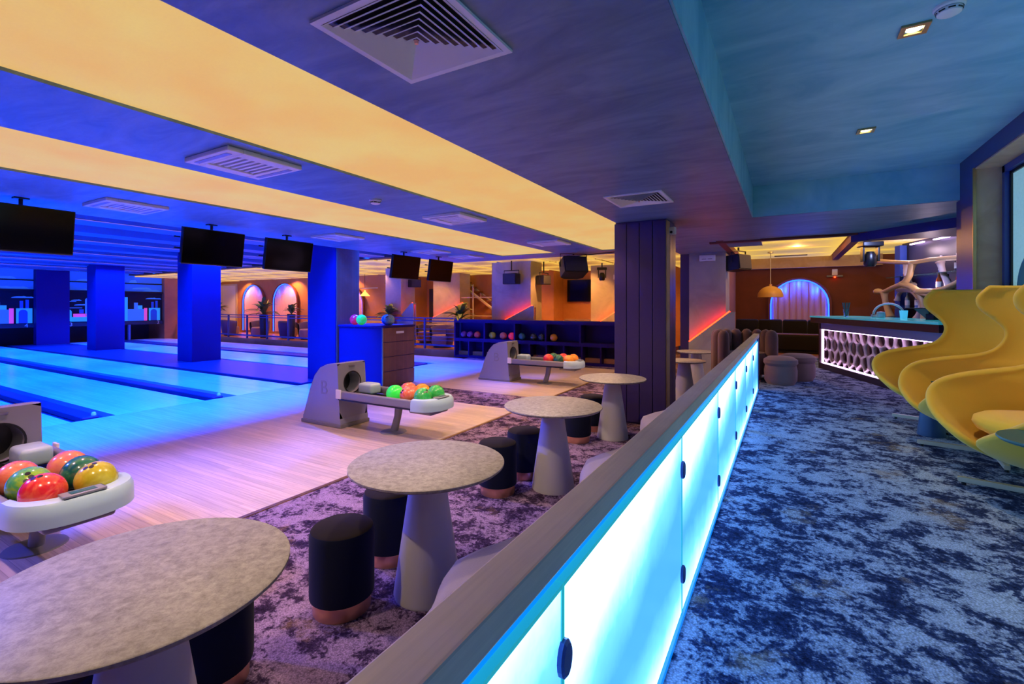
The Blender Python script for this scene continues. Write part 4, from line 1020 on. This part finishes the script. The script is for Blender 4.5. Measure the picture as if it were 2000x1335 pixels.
for pts, rad in (([(385, 90), (390, 250), (400, 400)], .06), ([(850, 90), (900, 260), (990, 470)], .05), ([(1150, 70), (1190, 230), (1215, 420)], .05), ([(300, 480), (460, 500), (560, 600), (640, 640), (800, 600)], .06), ([(600, 640), (590, 760), (540, 900)], .06), ([(480, 410), (300, 520), (250, 640)], .04)):
    strut(pts, rad, .16, 1.3, 'shelf_pink_lit', 'inner_branch', sh)
bbox(G(), -.1, .42, .0, SL, .46, 2.45).to('back_board', plain('shelf_back_navy', (.02, .02, .05), .4), sh)
bbox(G(), -.08, .28, .3, .10, .40, 2.35).to('blue_pillar', plain('shelf_side_blue', (.02, .06, .35), .5), sh)
z1 = zz(700, 258)[1]; z2 = zz(500, 748)[1]; z3 = zz(900, 470)[1]
for z in (z1, z2): bbox(G(), .08, .05, z-.012, SL, .40, z).to('glass_shelf', 'glass', sh)
bbox(G(), .9, .05, z3-.03, SL, .40, z3-.018).to('glass_shelf', 'glass', sh)
for x in (.5, 1.2, 1.9): bbox(G(), x-.2, .34, 2.33, x+.2, .38, 2.35).to('light_strip', 'led_white', sh)
for x_, z_ in ((.5, 2.2), (1.2, 2.2), (1.9, 2.2), (.6, 1.45), (1.3, 1.5)):
    p_ = SA + BD*x_ + PN*.12; point('shelf_lamp', (p_.x, p_.y, RF+z_), 7, (1.0, .72, .85))
def bottle(xy, z, col, capc, lab, h=.30, r=.038):
    s, _ = zz(xy, 0); p = SA + BD*s + PN*.2
    t = thing('bottle', lab, 'bottle', (p.x, p.y, RF+z), 0, 'bottles on the back bar shelf')
    G().lathe([(0, 0), (r, 0), (r, h*.58), (r*.85, h*.66), (r*.38, h*.76), (r*.36, h*.9)], 16, cap=False).to('body', plain('bottle_glass', col, .12, coat=.5), t, True)
    G().lathe([(r*.42, h*.88), (r*.42, h), (0, h)], 12, cap=False).to('cap', plain('bottle_cap', capc, .4), t, True)
    G().lathe([(r+.001, h*.16), (r+.001, h*.48)], 16, cap=False).to('label', plain('bottle_label', (.75, .75, .75), .6), t, True)
bottle(335, z1, (.45, .06, .08), (.7, .7, .7), 'red and white bottle top left on the back bar shelf')
bottle(825, z1, (.15, .25, .55), (.8, .8, .85), 'blue labelled clear bottle on the upper glass shelf')
bottle(1050, z1, (.02, .03, .06), (.85, .85, .85), 'dark bottle with a white cap on the upper glass shelf')
bottle(795, z3-.018, (.35, .06, .01), (.2, .1, .05), 'amber whisky bottle left of the square dark one')
bottle(915, z3-.018, (.02, .06, .03), (.02, .02, .02), 'dark green bottle with a white label on the middle shelf', .26, .046)
bottle(1068, z3-.018, (.60, .07, .04), (.7, .4, .3), 'red bottle at the right of the middle shelf')
bottle(360, z2, (.25, .35, .45), (.3, .45, .7), 'clear vodka style bottle on the lower shelf, leftmost')
bottle(495, z2, (.15, .22, .50), (.3, .4, .7), 'blue bottle second on the lower shelf')
bottle(670, z2, (.5, .45, .42), (.05, .03, .03), 'white labelled dark capped bottle beside the right branch', .24, .042)

# ------------------------------------------------------------------ pendant lamp, banquette, sofa group by the bar
t = thing('pendant_lamp', 'mustard dome pendant lamp in front of the blue arch', 'lamp', (-.31, 12.5, 1.8))
prof = [(.275, 0), (.27, .02)] + [(.27*math.cos(a*PI/24), .02+.24*math.sin(a*PI/24)) for a in range(1, 12)] + [(.03, .265), (.03, .30)]
G().lathe(prof + [(.02, .30)] + [(.25*math.cos(a*PI/24), .01+.22*math.sin(a*PI/24)) for a in range(11, -1, -1)], 36, cap=False).to('shade', 'lamp_gold', t, True)
G().tube([(0, 0, .29), (0, 0, 1.04)], .008, 6).to('rod', 'cream', t); G().lathe([(.06, 1.02), (.06, 1.05)], 16).to('canopy', 'cream', t)
G().sphere(.05, (0, 0, .1), 12, 8).to('bulb', glow('pendant_bulb', (1, .6, .2), 3.0), t)
t = thing('banquette', 'long black velvet banquette under the arch by the bar', 'sofa', (.2, 13.7, RF))
G().box(-1.36, -.35, .06, 1.9, .3, .44, .05, 3).to('seat', 'sofa_black', t, True)
for k in range(6): G().box(-1.36+k*.543, .2, .40, -1.36+k*.543+.535, .5, .80, .05, 3).to('back_cushion', 'sofa_black', t, True)
G().box(-1.37, -.37, 0, 1.92, .3, .06).to('plinth', 'black', t)
G().box(-1.36, -.33, .435, 1.9, .18, .46, .01).to('seat_piping', 'brown_fab', t)
def channel_chair(x, y, rz, label):
    t = thing('channel_armchair', label, 'armchair', (x, y, RF), rz)
    for k in range(11):
        a = PI*(-.15 + 1.3*k/10); G().lathe([(.0, .04), (.07, .05), (.085, .12), (.085, .66), (.075, .72), (.045, .76), (0, .775)], 14, (.40*math.cos(a), .36*math.sin(a), 0), cap=False).to('channel', 'brown_fab', t, True)
    G().lathe([(0, .1), (.33, .1), (.35, .3), (.30, .42), (0, .44)], 24, cap=False).to('seat', 'brown_fab', t, True)
    G().lathe([(.25, 0), (.25, .1)], 16).to('base', 'black', t)
channel_chair(-.58, 8.35, .4, 'brown channel tufted armchair just beyond the end of the lit railing')
def pouf(x, y, rz, label, s=1.0):
    t = thing('pouf', label, 'pouf', (x, y, RF), rz, 'blush poufs')
    G().lathe([(0, .0), (.22*s, .0), (.26*s, .06), (.265*s, .2), (.25*s, .27), (0, .28)], 32, cap=False).to('body', 'blush', t, True)
    G().lathe([(.0, .27), (.24*s, .27), (.275*s, .31), (.27*s, .36), (.2*s, .40), (0, .415)], 32, cap=False).to('cushion', 'blush', t, True)
pouf(-.07, 8.05, 0, 'blush pouf beside the end of the lit railing, the nearer one', .82); pouf(.16, 8.62, 0, 'blush pouf beside the end of the lit railing, the farther one', .9)

# ------------------------------------------------------------------ egg chairs
def smooth_table(rows, n):
    out = []
    for i in range(n):
        q = i/(n-1)*(len(rows)-1); k = min(int(q), len(rows)-2); s_ = q-k
        a, b, c_, d_ = rows[max(k-1, 0)], rows[k], rows[k+1], rows[min(k+2, len(rows)-1)]
        out.append([.5*((2*p1)+(-p0+p2)*s_+(2*p0-5*p1+4*p2-p3)*s_*s_+(-p0+3*p1-3*p2+p3)*s_**3) for p0, p1, p2, p3 in zip(a, b, c_, d_)])
    return out
#        z     yb    w     D    phimax
TAB = [(.205, .02, .03, .06, 180), (.225, .12, .17, .28, 180), (.28, .24, .30, .58, 180), (.36, .33, .385, .80, 175), (.45, .36, .42, .87, 150), (.53, .37, .43, .86, 128), (.60, .38, .43, .82, 110), (.655, .385, .415, .73, 100),
       (.69, .39, .395, .57, 95), (.72, .395, .37, .41, 92), (.77, .40, .345, .29, 90), (.86, .41, .33, .225, 90), (.96, .425, .335, .225, 90), (1.06, .44, .36, .31, 92), (1.14, .455, .385, .40, 94), (1.22, .465, .39, .42, 95), (1.275, .47, .38, .38, 95), (1.30, .46, .365, .34, 94)]
def egg_meshes():
    rows = []
    for z, yb_, w_, D, ph in smooth_table(TAB, 44):
        ph = math.radians(min(180, ph)); r = []
        for i in range(37):
            f = -ph + 2*ph*i/36
            r.append((w_*math.sin(f), yb_ - D*(1-math.cos(f))/(1-math.cos(ph)), z))
        rows.append(r)
    g = G().grid(rows)
    bmesh.ops.remove_doubles(g.bm, verts=g.bm.verts, dist=.0008)
    me = g.mesh('shell', 'yellow_in', 'all')
    g = G(); prof = []
    cush = [[(x_*.36*s_, .0-.02+y_*.37*s_, z) for x_, y_ in [(math.copysign(abs(math.cos(a))**.8, math.cos(a)), math.copysign(abs(math.sin(a))**.8, math.sin(a))) for a in [2*PI*i/40 for i in range(40)]]] for s_, z in ((.80, .36), (.92, .385), (.97, .42), (.95, .455), (.86, .475), (.6, .485), (.02, .488))]
    cm = G().grid(cush, True).mesh('seat_cushion', 'yellow_cush', 'all')
    leg = G(); leg.prism([(.03, -.03), (.46, -.016), (.46, .016), (.03, .03)], .0, .03, 'z', .004)
    bmesh.ops.transform(leg.bm, matrix=Matrix.Translation((0, 0, .02)), verts=leg.bm.verts); lm = leg.mesh('leg', 'cream')
    return me, cm, lm
EG, EC, EL = egg_meshes()
col_me = G().lathe([(.06, .015), (.05, .06), (.028, .09), (.028, .21), (.10, .225)], 20).mesh('swivel_column', 'cream', True)
gl_me = G().lathe([(.012, 0), (.012, .022)], 10).mesh('glide', 'black')
def egg_chair(x, y, rz, leg0, label, s=1.0):
    t = thing('egg_chair', label, 'armchair', (x, y, RF), rz, 'mustard wing egg chairs'); t.scale = (s, s, s)
    o = part('shell', EG, t)
    m = o.modifiers.new('thick', 'SOLIDIFY'); m.thickness = .045; m.offset = 1.0; m.use_rim = True
    m = o.modifiers.new('sub', 'SUBSURF'); m.levels = 1; m.render_levels = 1
    part('seat_cushion', EC, t); part('swivel_column', col_me, t)
    for k in range(4):
        l = part('leg', EL, t, rot=(0, 0, leg0 - rz + k*PI/2)); part('glide', gl_me, l, (.43, 0, 0))
FACE = -PI/2
egg_chair(1.38, 6.02, FACE+.45, PI*.90, 'mustard egg chair with high winged back nearest the bar')
egg_chair(1.39, 4.98, FACE+.13, PI*.95, 'mustard egg chair in the middle of the row of three')
egg_chair(1.41, 4.0, FACE+.34, PI*.93, 'mustard egg chair nearest the camera at the right edge, cushion showing')
def side_table(x, y, h, r, label):
    t = thing('side_table', label, 'table', (x, y, RF), 0, 'teal side tables between the egg chairs')
    G().lathe([(0, h-.018), (r-.01, h-.018), (r, h-.008), (r-.003, h), (0, h)], 40, cap=False).to('tabletop', 'teal_top', t, True)
    G().lathe([(.10, 0), (.10, .01), (.045, h-.018)], 28).to('base', 'navy_base', t, True)
side_table(1.12, 5.52, .50, .17, 'dark teal side table on a blue cone between the far two egg chairs')
side_table(1.17, 3.28, .50, .25, 'teal side table cut by the right edge, in front of the nearest egg chair')
bpy.context.view_layer.update()
